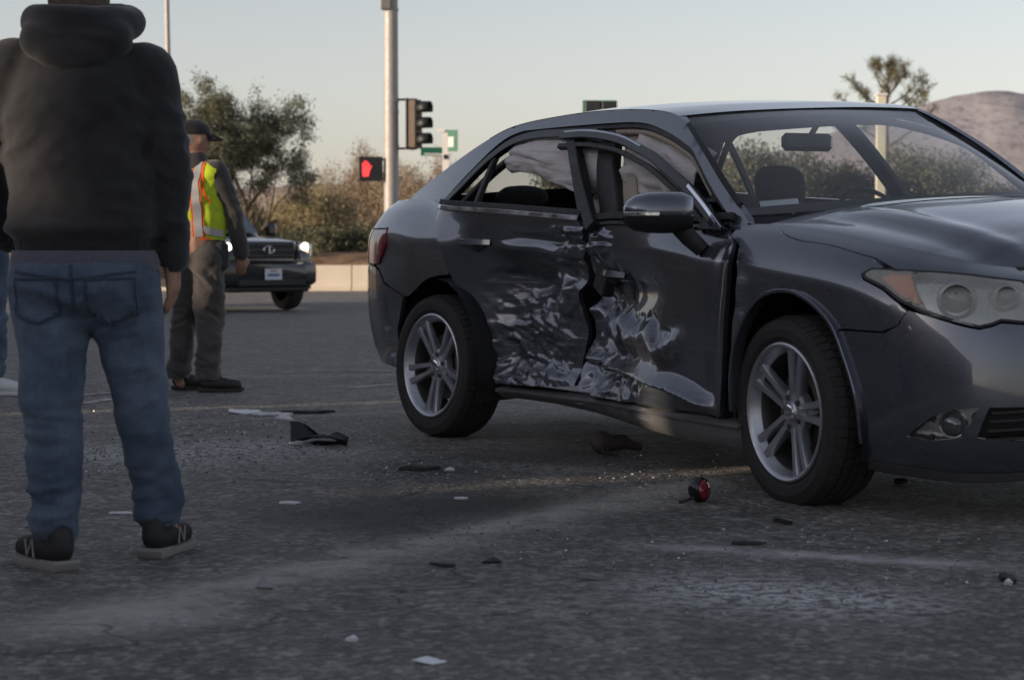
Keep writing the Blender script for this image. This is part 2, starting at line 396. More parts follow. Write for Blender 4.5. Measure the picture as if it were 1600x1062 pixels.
def tree(name, loc, height, spread, rnd, leaves, label, cat='tree', group=None, trunk_h=.25, levels=4, nleaf=14, leafsize=.10, fan=.9, trunks=1, lean=0, squash=1.0, droop=0.0, lw=.45, trunk_r=None, kids=(3, 4), scatter=2.3):
    rng = random.Random(rnd); root = empty(name, loc, 0, label, cat, group); tb = MB(); LV = []; LF = []
    tips = []
    def grow(p, d, L, r, lev):
        pts = [p]; rad = [r]; q = p; dd = d.copy(); n = 4
        for i in range(n):
            dd = (dd + Vector((rng.uniform(-1, 1), rng.uniform(-1, 1), rng.uniform(-.5, .7) - droop * (lev < 2))) * .16).normalized(); q = q + dd * (L / n); pts.append(q); rad.append(r * (1 - .42 * (i + 1) / n))
        tb.tube(pts, rad, 5 if lev < 3 else 7, cap=False)
        if lev <= 1:
            for i in range(1, n + 1): tips.append((pts[i], dd, L))
        if lev > 0:
            k = rng.choice(kids)
            for j in range(k):
                a = 2 * math.pi * (j + rng.random() * .7) / k; t = rng.uniform(.45, 1.0); i = min(n, max(1, int(t * n + .5)))
                s = Vector((math.cos(a), math.sin(a), 0)); side = (s - dd * s.dot(dd)).normalized()
                nd = (dd * rng.uniform(.6, 1.0) + side * fan * rng.uniform(.6, 1.2)); nd.z *= squash; grow(pts[i], nd.normalized(), L * rng.uniform(.62, .82), rad[i] * .68, lev - 1)
    tr = trunk_r or height * .028
    for k in range(trunks):
        a = 2 * math.pi * k / max(1, trunks) + rng.random(); d = Vector((math.cos(a) * (.35 if trunks > 1 else .05) + lean, math.sin(a) * (.35 if trunks > 1 else .05), 1)).normalized()
        grow(Vector((math.cos(a) * .08, math.sin(a) * .08, -.1)), d, height * trunk_h, tr, levels)
    # scale to the wanted size
    zz = max(t[0].z for t in tips); xx = max(max(abs(t[0].x), abs(t[0].y)) for t in tips); kz = height * .97 / zz; kx = spread / xx
    tb.v = [(v[0] * kx, v[1] * kx, v[2] * kz) for v in tb.v]
    for p, d, L in tips:
        p = Vector((p.x * kx, p.y * kx, p.z * kz))
        for i in range(nleaf):
            o = p + Vector((rng.gauss(0, 1), rng.gauss(0, 1), rng.gauss(0, .8))) * leafsize * scatter
            a = Vector((rng.gauss(0, 1), rng.gauss(0, 1), rng.gauss(0, 1) + .6)).normalized(); b = a.orthogonal().normalized()
            b = (Matrix.Rotation(rng.random() * 6.28, 3, a) @ b); s = leafsize * rng.uniform(.6, 1.35); w = s * lw
            c = a.cross(b); n = len(LV); LV.extend([o - b * s * .5, o + c * w * .5, o + b * s * .5 + a * s * .08, o - c * w * .5]); LF.append((n, n + 1, n + 2, n + 3))
    tb.build('trunk', BARK, root, recalc=False); mesh_obj('crown', LV, LF, leaves, root, False)
    return root
def at(px, D): return ((px - 800) / 3118 * D, D, float(ground_z(0, D)) - .05)
# large tree left of the signal pole
tree('mesquite_tree', at(368, 55), 6.1, 3.05, 11, GREEN, 'broad feathery green tree behind the worker, left of the signal pole', trunk_h=.20, levels=6, nleaf=19, leafsize=.078, fan=.80, trunks=5, squash=1.0, lw=.4, trunk_r=.085, kids=(2, 3), scatter=1.45)
# dry shrubs along the bank
SH = 'shrubs on the bank behind the barrier'
shr = [(318, 66, 2.3, 1.6, OLIVE, 'yellow green shrub behind the worker and the black off-roader'), (425, 70, 2.7, 1.9, OLIVE, 'yellow olive shrub above the bonnet of the black off-roader'), (490, 68, 3.2, 2.1, OLIVE, 'yellow brown shrub left of the pedestrian signal'),
       (548, 74, 4.3, 2.2, TAN, 'tan dry shrub just below the red pedestrian signal'), (628, 72, 4.4, 2.1, TAN, 'tan dry shrub right behind the steel signal pole'), (692, 76, 4.9, 2.4, TAN, 'tan dry shrub below the green street name signs'), (578, 88, 6.0, 1.2, TAN, 'narrow tan shrub rising above the pedestrian signal box')]
for i, (px, D, h, s, m_, lb) in enumerate(shr):
    tree('dry_shrub', at(px, D), h, s, 40 + i, m_, lb, 'shrub', SH, trunk_h=.2, levels=4, nleaf=14, leafsize=.085, fan=1.0, trunks=6, lw=.5, trunk_r=.03, scatter=2.2)
low = [(505, 60, 1.35, 1.1), (552, 61, 1.5, 1.2), (604, 60, 1.45, 1.1), (650, 61, 1.5, 1.3), (470, 62, 1.3, 1.0)]
lbl = ['dark low bush right of the black off-roader on the bank', 'dark low bush left of the pole base on the bank', 'dark low bush at the base of the signal pole', 'dark low bush beside the tail of the grey car', 'dark low bush above the lit headlight of the off-roader']
for i, (px, D, h, s) in enumerate(low):
    tree('low_bush', (at(px, D)[0], D, at(px, D)[2] + .25), h, s, 60 + i, DARK, lbl[i], 'bush', 'dark bushes on the bank', trunk_h=.2, levels=4, nleaf=9, leafsize=.10, fan=1.2, trunks=4, lw=.6, trunk_r=.03)
# trees behind the wrecked car
bt = [(905, 62, 4.55, 1.5, 'dark tree peeping over the roof beside the traffic signal'), (1150, 58, 4.2, 2.4, 'dark green tree seen through the rear windows by the passenger seat'), (1290, 60, 4.1, 2.3, 'dark green tree seen through the windscreen behind the mirror'), (1440, 61, 4.3, 2.5, 'dark green tree seen through the windscreen right of the pale post'), (1560, 64, 3.3, 2.2, 'dark green tree behind the far pillar of the grey car'), (1030, 66, 4.0, 2.0, 'dark tree behind the rear seats of the grey car')]
for i, (px, D, h, s, lb) in enumerate(bt):
    tree('roadside_tree', at(px, D), h, s, 80 + i, GREEN if i % 2 else DARK, lb, 'tree', 'trees behind the wrecked car', trunk_h=.2, levels=4, nleaf=16, leafsize=.12, fan=.95, trunks=3, lw=.5, trunk_r=.07, scatter=2.2)
# tall sparse pine above the roof of the car
def pine():
    rng = random.Random(5); D = 70; root = empty('pine_tree', at(1384, D), 0, 'tall sparse pine with tufted branches rising above the car roof', 'tree')
    tb = MB(); H = 7.5; tb.tube([(0, 0, 0), (.05, 0, 3), (-.03, 0, 5.5), (.02, 0, H)], [.14, .11, .07, .02], 7, cap=False); LV = []; LF = []
    br = [(6.0, 0, 1.3, .5), (5.6, 3.0, 1.0, .6), (5.75, .4, 1.55, .25), (5.2, 3.4, 1.5, .15), (6.4, .3, .9, .8), (6.5, 2.8, .8, .7), (6.9, .5, .5, .9), (6.9, 3.3, .5, .9), (5.9, 1.6, 1.1, .5), (6.1, 4.6, 1.1, .5), (5.3, -.2, 1.2, .35), (4.8, 2.5, 1.6, .2), (4.6, .2, 1.7, .3), (6.7, 1.2, .6, .8), (6.3, 5.4, .9, .7), (5.9, 3.2, 1.25, .45), (4.2, 3.3, 1.5, .2), (5.5, .1, 1.5, .55)]
    for z, a, L, up in br:
        d = Vector((math.cos(a), math.sin(a), up)).normalized(); p = Vector((0, 0, z)); pts = [p]
        L *= 1.25
        for i in range(4): d = (d + Vector((rng.uniform(-.2, .2), rng.uniform(-.2, .2), .14))).normalized(); p = p + d * L / 4; pts.append(p)
        tb.tube(pts, [.035, .03, .024, .018, .008], 5, cap=False)
        tufts = [(pts[-1], d)]
        for i in range(2, 5):
            for k in range(4):
                e = (d + Vector((rng.uniform(-1, 1), rng.uniform(-1, 1), rng.uniform(-.2, 1))) * .9).normalized(); q = pts[i] + e * rng.uniform(.14, .34); tb.tube([pts[i], q], [.012, .006], 4, cap=False); tufts.append((q, e))
        for q, e in tufts:
            for k in range(rng.choice((12, 30, 46))):
                n_ = (e * .7 + Vector((rng.gauss(0, 1), rng.gauss(0, 1), rng.gauss(0, 1)))).normalized(); s = rng.uniform(.09, .22); c = n_.orthogonal().normalized() * .011
                o = q + Vector((rng.gauss(0, .07), rng.gauss(0, .07), rng.gauss(0, .07))); m0 = len(LV); LV.extend([o - c, o + c, o + n_ * s]); LF.append((m0, m0 + 1, m0 + 2))
    tb.build('trunk', BARK, root, recalc=False); mesh_obj('crown', LV, LF, PINE, root, False)
pine()
# ================================================================== poles and signals
STEEL = simple('galvanised_steel', (.36, .335, .31), .55, metal=.25, var=.15, scale=5, bmp=.1, bscale=40)
BLACKP = simple('black_housing', (.016, .017, .018), .5, var=.2)
BROWNP = simple('weathered_brown_housing', (.105, .07, .05), .65, var=.3)
REDLED = emis('red_signal_hand', (1.0, .06, .06), .85)
SIGNG = simple('sign_green', (.02, .16, .09), .45, var=.1); WHITE = simple('white_paint', (.72, .70, .66), .55, var=.08); SIGNB = simple('sign_back_metal', (.22, .20, .18), .5, metal=.5)
def lamp_head(root, c, rz, m_body, hs=1.02, w=.34, d=.20, facing='x'):
    M = lambda p: Vector(c) + Matrix.Rotation(rz, 3, 'Z') @ Vector(p)
    MB().box(c, (d, w, hs), rz, bevel=.03).build('housing', m_body, root)
    MB().box(M((-.11 - .01, 0, 0)), (.02, w + .05, hs + .05), rz).build('back_rail', BLACKP, root, False)
    for k in (-1, 0, 1):
        mb = MB(); n = 14; V = []; F = []
        for j, xx in enumerate((d / 2 - .01, d / 2 + .25)):
            for i in range(n):
                a = R(-35) + (math.pi + R(70)) * i / (n - 1); rr = .148; V.append(M((xx, rr * math.cos(a), k * .33 + rr * math.sin(a) * (1 if j == 0 else .96))))
        for i in range(n - 1): F.append((i, i + 1, n + i + 1, n + i))
        o = mesh_obj('visor', V, F, BLACKP, root); so = o.modifiers.new('t', 'SOLIDIFY'); so.thickness = .012
        mb = MB(); mb.lathe([(.0, d / 2 + .05), (.08, d / 2 + .04), (.14, d / 2 + .005)], (0, 0, 0), 'X', 18); mb.v = [tuple(M((v[0], v[1], v[2] + k * .33))) for v in mb.v]
        mb.build('lens', {1: LENSR, 0: LENSA, -1: LENSG}[k], root)
LENSR = simple('unlit_red_lens', (.10, .01, .01), .2); LENSA = simple('unlit_amber_lens', (.12, .06, .01), .2); LENSG = simple('unlit_green_lens', (.01, .07, .045), .2)
SD = 42.
def sz(py, D): return .9 + (380 - py) / 3118 * D
def sx_(px, D): return (px - 800) / 3118 * D
def signal_pole():
    gz = float(ground_z(0, SD)); x = sx_(612, SD)
    root = empty('signal_pole', (x, SD, gz), 0, 'tall galvanised steel signal pole behind the tail of the grey car', 'pole')
    MB().lathe([(.0, 0), (.165, 0), (.165, .3), (.155, 3.0), (.148, 6), (.138, 8.6), (.138, 8.7), (0, 8.7)], n=24).build('shaft', STEEL, root)
    mb = MB(); mb.lathe([(.30, 0), (.30, .05), (.17, .09)], n=20); mb.build('base_plate', STEEL, root)
    for z in (sz(160, SD), sz(176, SD), sz(228, SD), sz(18, SD)):
        mb = MB(); mb.lathe([(.150, -.03), (.163, -.025), (.163, .025), (.150, .03)], (0, 0, z - gz), n=24); mb.build('band_clamp', STEEL, root)
    MB().box((-.10, -.14, sz(10, SD) - gz), (.22, .12, .26), bevel=.02).build('junction_box', SIGNB, root)
    # vehicle signal, seen from its side
    t = empty('traffic_signal', (x + .50, SD, sz(195, SD) - .51), 0, 'brown three-lamp traffic signal on the right side of the steel pole', 'traffic signal')
    lamp_head(t, (0, 0, .51), R(-22), BROWNP)
    for z in (.0, 1.02): MB().box((-.16, 0, z), (.40, .05, .045)).build('bracket', BLACKP, t, False)
    # pedestrian signal
    zc = sz(265, SD)
    p = empty('pedestrian_signal', (x - .42, SD - .05, zc - .24), 0, 'black pedestrian signal showing a red raised hand left of the pole', 'pedestrian signal')
    MB().box((0, 0, .24), (.46, .24, .47), R(8), bevel=.03).build('housing', BLACKP, p)
    MB().box((0, -.125, .24), (.50, .02, .51), R(8), bevel=.008).build('face_frame', BLACKP, p)
    M = Matrix.Rotation(R(8), 3, 'Z')
    h = MB(); fn = lambda u, v, w: tuple(M @ Vector((-.115 + u, -.137 - w, .25 + v)))
    h.prism([(-.07, -.17), (.05, -.17), (.085, -.02), (.075, .03), (-.075, .03), (-.085, -.06)], 0, .006, fn)
    for i, (a, t_) in enumerate([(-.066, .12), (-.024, .16), (.018, .15), (.058, .11)]): h.prism([(a - .016, .032), (a + .016, .032), (a + .016, t_), (a - .016, t_)], 0, .006, fn)
    h.prism([(.087, -.03), (.125, .05), (.10, .07), (.078, .03)], 0, .006, fn)
    h.build('hand_symbol', REDLED, p, False)
    mb = MB(); mb.box((.30, .02, .44), (.34, .05, .04)); mb.box((.30, .02, .04), (.34, .05, .04)); mb.box((.40, .02, .24), (.06, .12, .54)); mb.build('bracket', BLACKP, p, False)
signal_pole()
LET = None
def text(body, size, loc, rot, m_, parent, name='lettering'):
    cu = bpy.data.curves.new(name, 'FONT'); cu.body = body; cu.size = size; cu.align_x = 'CENTER'; cu.align_y = 'CENTER'; cu.extrude = .001
    o = bpy.data.objects.new(name, cu); COL.objects.link(o); dg = bpy.context.evaluated_depsgraph_get(); me = bpy.data.meshes.new_from_object(o.evaluated_get(dg)); bpy.data.objects.remove(o)
    me.materials.clear(); me.materials.append(m_); o = link(bpy.data.objects.new(name, me), parent); o.location = loc; o.rotation_euler = rot; return o
def street_signs():
    D = 47.; gz = float(ground_z(0, D)); x = sx_(697, D)
    root = empty('street_sign_post', (x, D, gz), 0, 'pale post with green street name signs right of the signal', 'sign post')
    mb = MB(); mb.box((0, 0, (sz(206, D) - gz) / 2), (.16, .10, sz(206, D) - gz)); mb.build('post', WHITE, root, False)
    z = sz(238, D) - gz
    a = MB(); a.box((-.28, -.07, z), (.62, .02, .20), R(14)); s1 = a.build('name_sign', SIGNG, root, False)
    MB().box((-.28, -.084, z - .06), (.46, .004, .05), R(14)).build('sign_print', WHITE, root, False)
    MB().box((.13, -.07, sz(221, D) - gz), (.32, .02, .50), R(-20), bevel=.008).build('square_sign', SIGNG, root, False)
    MB().box((.12, -.087, sz(223, D) - gz), (.14, .004, .24), R(-20)).build('sign_print', WHITE, root, False)
    MB().box((-.12, -.07, sz(205, D) - gz), (.20, .02, .08)).build('small_plate', WHITE, root, False)
    MB().box((0, -.06, sz(246, D) - gz), (.10, .04, .10)).build('post_clamp', BLACKP, root, False)
street_signs()
def light_pole():
    D = 60.; gz = float(ground_z(0, D)); root = empty('street_light_pole', (sx_(269, D), D, gz), 0, 'thin tall lamp post rising above the tree left of the worker', 'lamp post')
    MB().tube([(0, 0, 0), (-.03, 0, 4), (-.10, 0, 9.5)], [.10, .085, .07], 12).build('shaft', STEEL, root)
    MB().tube([(-.10, 0, 9.4), (-.10, .6, 9.75), (-.10, 1.8, 9.85)], [.045, .04, .035], 8).build('arm', STEEL, root)
    MB().box((-.10, 2.1, 9.82), (.28, .75, .14), bevel=.05).build('lamp_head', SIGNB, root)
light_pole()
def far_signal():
    D = 50.; gz = float(ground_z(0, D)); x = sx_(937, D); z = sz(159, D)
    root = empty('traffic_signal', (x, D, gz), 0, 'dark traffic signal top just showing over the car roof', 'traffic signal')
    MB().lathe([(.11, 0), (.10, z - gz - .2)], n=16).build('post', STEEL, root)
    MB().box((-.18, 0, z - gz - .50), (.40, .22, 1.0), bevel=.03).build('housing', BLACKP, root); MB().box((.22, 0, z - gz - .52), (.36, .22, 1.0), bevel=.03).build('housing', BLACKP, root)
    MB().box((0, .14, z - gz - .5), (.86, .02, 1.04)).build('backplate', SIGNG, root, False)
far_signal()
def pale_post():
    D = 45.; gz = float(ground_z(0, D)); root = empty('pale_post', (sx_(1374, D), D, gz), 0, 'square pale cream post seen through the windscreen', 'post')
    MB().box((0, 0, (sz(151, D) - gz) / 2), (.20, .20, sz(151, D) - gz), bevel=.012).build('shaft', simple('cream_paint', (.66, .62, .48), .6, var=.08), root)
    MB().box((0, 0, sz(151, D) - gz + .02), (.26, .26, .05), bevel=.01).build('cap', WHITE, root)
pale_post()
# ================================================================== wrecked sedan: body surfaces
ST = np.array([(-1.09, 0), (-1.075, .38), (-1.005, .66), (-.85, .81), (-.60, .872), (-.30, .893), (.1, .902), (.7, .908), (1.4, .91), (2.0, .91), (2.45, .907), (2.8, .90), (3.1, .880), (3.33, .835), (3.52, .735), (3.655, .55), (3.73, .28), (3.75, 0)])
VK = np.array([.20, .30, .43, .58, .74, .83, .90, .97, 1.05])
_K = {  # key sections: bottom .. shoulder edge, (inset, height)
 -1.09: [(.10, .30), (.05, .38), (.0, .48), (.0, .62), (.045, .70), (.055, .86), (.055, .98), (.065, 1.06), (.12, 1.10)],
 -.85: [(.07, .30), (.035, .38), (.01, .49), (0, .62), (.004, .80), (.014, .93), (.05, 1.0), (.095, 1.06), (.16, 1.105)],
 -.30: [(.06, .28), (.03, .36), (.008, .48), (0, .62), (.003, .80), (.012, .925), (.045, .995), (.09, 1.055), (.16, 1.105)],
 .1: [(.045, .26), (.022, .34), (.006, .46), (0, .61), (.004, .79), (.012, .90), (.033, .955), (.055, 1.005), (.075, 1.06)],
 1.0: [(.04, .25), (.02, .33), (.006, .45), (0, .60), (.004, .77), (.012, .87), (.032, .92), (.052, .965), (.072, 1.01)],
 2.0: [(.04, .23), (.02, .32), (.006, .44), (0, .59), (.004, .75), (.012, .84), (.03, .885), (.048, .92), (.066, .958)],
 2.45: [(.045, .20), (.02, .31), (.006, .44), (0, .59), (.004, .74), (.012, .83), (.042, .89), (.085, .935), (.14, .965)],
 2.8: [(.05, .19), (.02, .30), (.006, .44), (0, .59), (.004, .73), (.012, .805), (.045, .865), (.10, .91), (.17, .94)],
 3.1: [(.05, .17), (.02, .28), (.006, .42), (0, .56), (.004, .69), (.012, .765), (.045, .82), (.10, .862), (.18, .893)],
 3.52: [(.07, .14), (.025, .22), (.003, .33), (0, .45), (.010, .57), (.030, .655), (.08, .735), (.145, .785), (.23, .82)],
 3.75: [(.08, .14), (.03, .22), (0, .33), (.005, .45), (.02, .56), (.045, .64), (.10, .71), (.17, .755), (.26, .785)]}
_kx = sorted(_K); _ka = np.array([_K[k] for k in _kx])
SEC = np.zeros((len(ST), 9, 2))
for _i, (_x, _y) in enumerate(ST):
    for _j in range(9):
        for _c in range(2): SEC[_i, _j, _c] = np.interp(_x, _kx, _ka[:, _j, _c])
_d = np.r_[0, np.cumsum(np.hypot(*np.diff(ST, axis=0).T))]
US = _d - _d[8] + 1.4
SHEAR = .055
def _cr(A, t):
    n = len(A); i = np.clip(np.floor(t).astype(int), 0, n - 2); f = t - i
    g = lambda k: A[np.clip(k, 0, n - 1)]
    f = f.reshape(f.shape + (1,) * (A.ndim - 1)); a, b, c, d = g(i - 1), g(i), g(i + 1), g(i + 2)
    return .5 * (2 * b + (c - a) * f + (2 * a - 5 * b + 4 * c - d) * f * f + (3 * b - a - 3 * c + d) * f ** 3)
def smoothbox(x, a, b, c, d): return sstep(a, b, x) * (1 - sstep(c, d, x))
def macro(u, v):
    """how far the crash pushed the near side inwards"""
    A = .175 * (1 - sstep(.60, .97, v)) + .035 * (1 - sstep(.9, 1.06, v)); A = A * (.55 + .45 * sstep(.22, .36, v))
    B = smoothbox(u, .16, .62, 1.15, 2.15)
    pop = -.035 * np.exp(-((u - .10) / .20) ** 2) * sstep(.55, .8, v) * (u > .06)
    return A * B + pop
def body(u, v, side=-1, dmg=None, inn=0.0):
    u = np.atleast_1d(np.asarray(u, float)); v = np.atleast_1d(np.asarray(v, float))
    ti = np.interp(u, US, np.arange(len(US))); tj = np.interp(v, VK, np.arange(9))
    o = _cr(ST, ti); o1 = _cr(ST, np.clip(ti + .05, 0, 17)); o0 = _cr(ST, np.clip(ti - .05, 0, 17)); dd = o1 - o0; dd /= np.linalg.norm(dd, axis=1)[:, None] + 1e-9
    nx, ny = -dd[:, 1], dd[:, 0]
    S = _cr(SEC, ti)                       # n,9,2
    i = np.clip(np.floor(tj).astype(int), 0, 7); f = (tj - i)[:, None]; ar = np.arange(len(u))
    g = lambda k: S[ar, np.clip(k, 0, 8)]
    a, b, c, d = g(i - 1), g(i), g(i + 1), g(i + 2)
    q = .5 * (2 * b + (c - a) * f + (2 * a - 5 * b + 4 * c - d) * f * f + (3 * b - a - 3 * c + d) * f ** 3)
    ins = q[:, 0] + inn
    if dmg is not None: ins = ins + dmg(u, v)
    x = o[:, 0] - nx * ins; y = o[:, 1] - ny * ins
    return np.stack([x, side * y, q[:, 1]], 1)
def shear(P):
    P = np.array(P, float); P[..., 2] += SHEAR * (P[..., 1] + .85); return P
def green_y(x, z):
    """half width of the cabin side above the belt"""
    x = np.asarray(x, float); z = np.asarray(z, float); h = np.clip(z - .95, 0, None)
    return .842 - .42 * h - .22 * h * h - .13 * np.clip((.35 - x) / 1.1, 0, 2) ** 2 - .07 * np.clip((x - 1.75) / .6, 0, 2) ** 2
def cabin(x, z, side=-1, inn=0.0):
    x = np.asarray(x, float); z = np.asarray(z, float); return np.stack([x, side * (green_y(x, z) - inn), z], -1)
# ------------------------------------------------------------------ sedan materials
def paint_material(name, base, wear=True):
    m, nt, b = mat(name); v = coords(nt, obj=True)
    fl = ntex(nt, v, 900, 2); big = ntex(nt, v, 3.0, 6, .65); mid = ntex(nt, v, 22, 6, .7)
    c = mixc(nt, fl, tuple(x * .8 for x in base), tuple(x * 1.25 for x in base))
    dust = ramp(nt, math_(nt, 'MULTIPLY', big, ramp(nt, mid, [(.3, .5), (.75, 1.15)])), [(.30, 0), (.70, .24)])
    c = mixc(nt, dust, c, (.12, .115, .11))
    rough = math_(nt, 'ADD', math_(nt, 'MULTIPLY', dust, .40), .02)
    if wear:
        at_ = N(nt, 'ShaderNodeAttribute', attribute_name='wear'); w = at_.outputs['Fac']
        vs = coords(nt, (2.2, 2.2, 60), obj=True); vs.node.inputs['Rotation'].default_value = (0, R(9), 0); s1 = ramp(nt, ntex(nt, vs, 1.6, 9, .8, .3), [(.53, 0), (.60, 1)])
        vs2 = coords(nt, (16, 16, 16), obj=True); s2 = ramp(nt, ntex(nt, vs2, 1.6, 9, .8, 1.6), [(.56, 0), (.66, 1)]); vs3 = coords(nt, (3, 3, 26), obj=True); vs3.node.inputs['Rotation'].default_value = (0, R(-32), 0); s3 = ramp(nt, ntex(nt, vs3, 2.0, 9, .8, .5), [(.57, 0), (.63, 1)])
        sc_ = math_(nt, 'MULTIPLY', math_(nt, 'MAXIMUM', math_(nt, 'MAXIMUM', s1, s3), math_(nt, 'MULTIPLY', s2, .7)), w); sc_ = math_(nt, 'MULTIPLY', sc_, ramp(nt, big, [(.35, .25), (.6, 1)])); c = mixc(nt, math_(nt, 'MULTIPLY', sc_, .85), c, (.36, .36, .365))
        rough = math_(nt, 'ADD', rough, math_(nt, 'MULTIPLY', sc_, .40)); rough = math_(nt, 'ADD', rough, math_(nt, 'MULTIPLY', w, .05))
    nt.links.new(c, b.inputs['Base Color']); nt.links.new(math_(nt, 'ADD', rough, .25), b.inputs['Roughness']); b.inputs['Metallic'].default_value = .72
    b.inputs['Coat Weight'].default_value = 1.0; b.inputs['Coat IOR'].default_value = 1.62; nt.links.new(rough, b.inputs['Coat Roughness'])
    return m
CARP = paint_material('dark_grey_metallic_paint', (.105, .114, .140))
BLK = simple('black_plastic', (.014, .014, .015), .55, var=.2, scale=12); BLKG = simple('gloss_black_trim', (.012, .012, .013), .22, var=.2, scale=10)
RUB = simple('tyre_rubber', (.034, .033, .032), .85, spec=.3, var=.3, scale=14, bmp=.3, bscale=70)
CHR = simple('chrome_trim', (.75, .76, .80), .14, metal=1, var=.06)
ALU = simple('dusty_alloy', (.46, .47, .50), .38, metal=.85, var=.22, scale=14, bmp=.08)
DISC = simple('brake_disc_steel', (.12, .118, .115), .5, metal=.8, var=.2); IRON = simple('rusty_iron', (.05, .04, .035), .8, var=.3)
CLOTH = simple('dark_seat_cloth', (.030, .031, .034), .95, var=.2, scale=10, bmp=.3, bscale=300); BEIGE = simple('beige_trim', (.34, .29, .24), .9, var=.1)
GREYT = simple('grey_dashboard', (.035, .037, .042), .8, var=.1, bmp=.2, bscale=250); PAPER = simple('white_paper', (.70, .72, .73), .9, var=.05)
def airbag_mat():
    m, nt, b = mat('airbag_cloth'); v = coords(nt, (1, 1, 9), obj=True); f = ntex(nt, v, 3, 6, .6, .5)
    nt.links.new(mixc(nt, f, (.42, .40, .40), (.64, .60, .58)), b.inputs['Base Color']); b.inputs['Roughness'].default_value = .85; bump(nt, b, f, .6, .02); return m
AIRBAG = airbag_mat()
def glass_mat(name, tint=(.72, .76, .76), haze=.10, refl=1.0, dcol=(.32, .32, .31)):
    m, nt, b = mat(name); nt.nodes.remove(b); v = coords(nt, obj=True)
    tr = N(nt, 'ShaderNodeBsdfTransparent'); tr.inputs[0].default_value = (*tint, 1); gl = N(nt, 'ShaderNodeBsdfGlossy'); gl.inputs['Roughness'].default_value = .03; gl.inputs[0].default_value = (refl, refl, refl, 1)
    fr = N(nt, 'ShaderNodeLayerWeight'); fr.inputs[0].default_value = .5; fac = math_(nt, 'ADD', math_(nt, 'MULTIPLY', math_(nt, 'POWER', fr.outputs['Facing'], 5.0), .90), .055)
    mx = N(nt, 'ShaderNodeMixShader'); nt.links.new(fac, mx.inputs[0]); nt.links.new(tr.outputs[0], mx.inputs[1]); nt.links.new(gl.outputs[0], mx.inputs[2])
    df = N(nt, 'ShaderNodeBsdfDiffuse'); df.inputs[0].default_value = (*dcol, 1); m2 = N(nt, 'ShaderNodeMixShader')
    nt.links.new(ramp(nt, ntex(nt, v, 2.5, 6, .6), [(.25, haze * .4), (.8, haze * 1.5)]), m2.inputs[0]); nt.links.new(mx.outputs[0], m2.inputs[1]); nt.links.new(df.outputs[0], m2.inputs[2]); nt.links.new(m2.outputs[0], nt.nodes['Material Output'].inputs[0]); return m
GLASS = glass_mat('windscreen_glass', (.80, .83, .83), .15, 1.0, (.36, .37, .37)); LAMPG = glass_mat('hazed_lamp_lens', (.88, .89, .86), .44, .8, (.62, .62, .57)); FOGG = glass_mat('clear_lamp_lens', (.95, .95, .95), .03); REDG = simple('red_lamp_lens', (.20, .012, .02), .12, coat=1, var=.2)  # windscreen's diffuse layer: dirt plus painted-in sky reflection and haze
REFL = simple('lamp_reflector', (.62, .62, .60), .22, metal=.9, var=.15, scale=18, bmp=.2, bscale=35); AMBER = simple('amber_reflector', (.80, .22, .04), .3, var=.15, scale=20)
BEZ = simple('dull_lamp_bezel', (.30, .30, .29), .45, metal=.6); PROJ = simple('projector_lens', (.05, .055, .06), .06, spec=.9, coat=1)
# ------------------------------------------------------------------ panel machinery
def vnoise(x, y, seed=0):
    x = np.asarray(x, float); y = np.asarray(y, float); xi = np.floor(x).astype(np.int64); yi = np.floor(y).astype(np.int64); fx = x - xi; fy = y - yi
    def h(a, b):
        n = (a * 374761393 + b * 668265263 + seed * 974634777) & 0x7fffffff; n = ((n ^ (n >> 13)) * 1274126177) & 0x7fffffff; return ((n ^ (n >> 16)) & 0xffff) / 65535.
    sx, sy = fx * fx * (3 - 2 * fx), fy * fy * (3 - 2 * fy)
    return (h(xi, yi) * (1 - sx) + h(xi + 1, yi) * sx) * (1 - sy) + (h(xi, yi + 1) * (1 - sx) + h(xi + 1, yi + 1) * sx) * sy
def ridged(x, y, seed=0, o=3):
    s = 0; a = 1; t = 0
    for k in range(o): s = s + a * (1 - np.abs(2 * vnoise(x * 2 ** k, y * 2 ** k, seed + k) - 1)); t += a; a *= .5
    return s / t
def inside(poly, P):
    x, y = P[:, 0], P[:, 1]; r = np.zeros(len(P), bool); n = len(poly); j = n - 1
    for i in range(n):
        xi, yi = poly[i]; xj, yj = poly[j]
        c = ((yi > y) != (yj > y)) & (x < (xj - xi) * (y - yi) / (yj - yi + 1e-12) + xi); r ^= c; j = i
    return r
def resample(poly, step, closed=True):
    P = np.asarray(poly, float); Q = np.vstack([P, P[:1]]) if closed else P; out = []
    for a, b in zip(Q[:-1], Q[1:]):
        n = max(1, int(round(np.linalg.norm(b - a) / step)))
        for k in range(n): out.append(a + (b - a) * k / n)
    if not closed: out.append(Q[-1])
    return np.array(out)
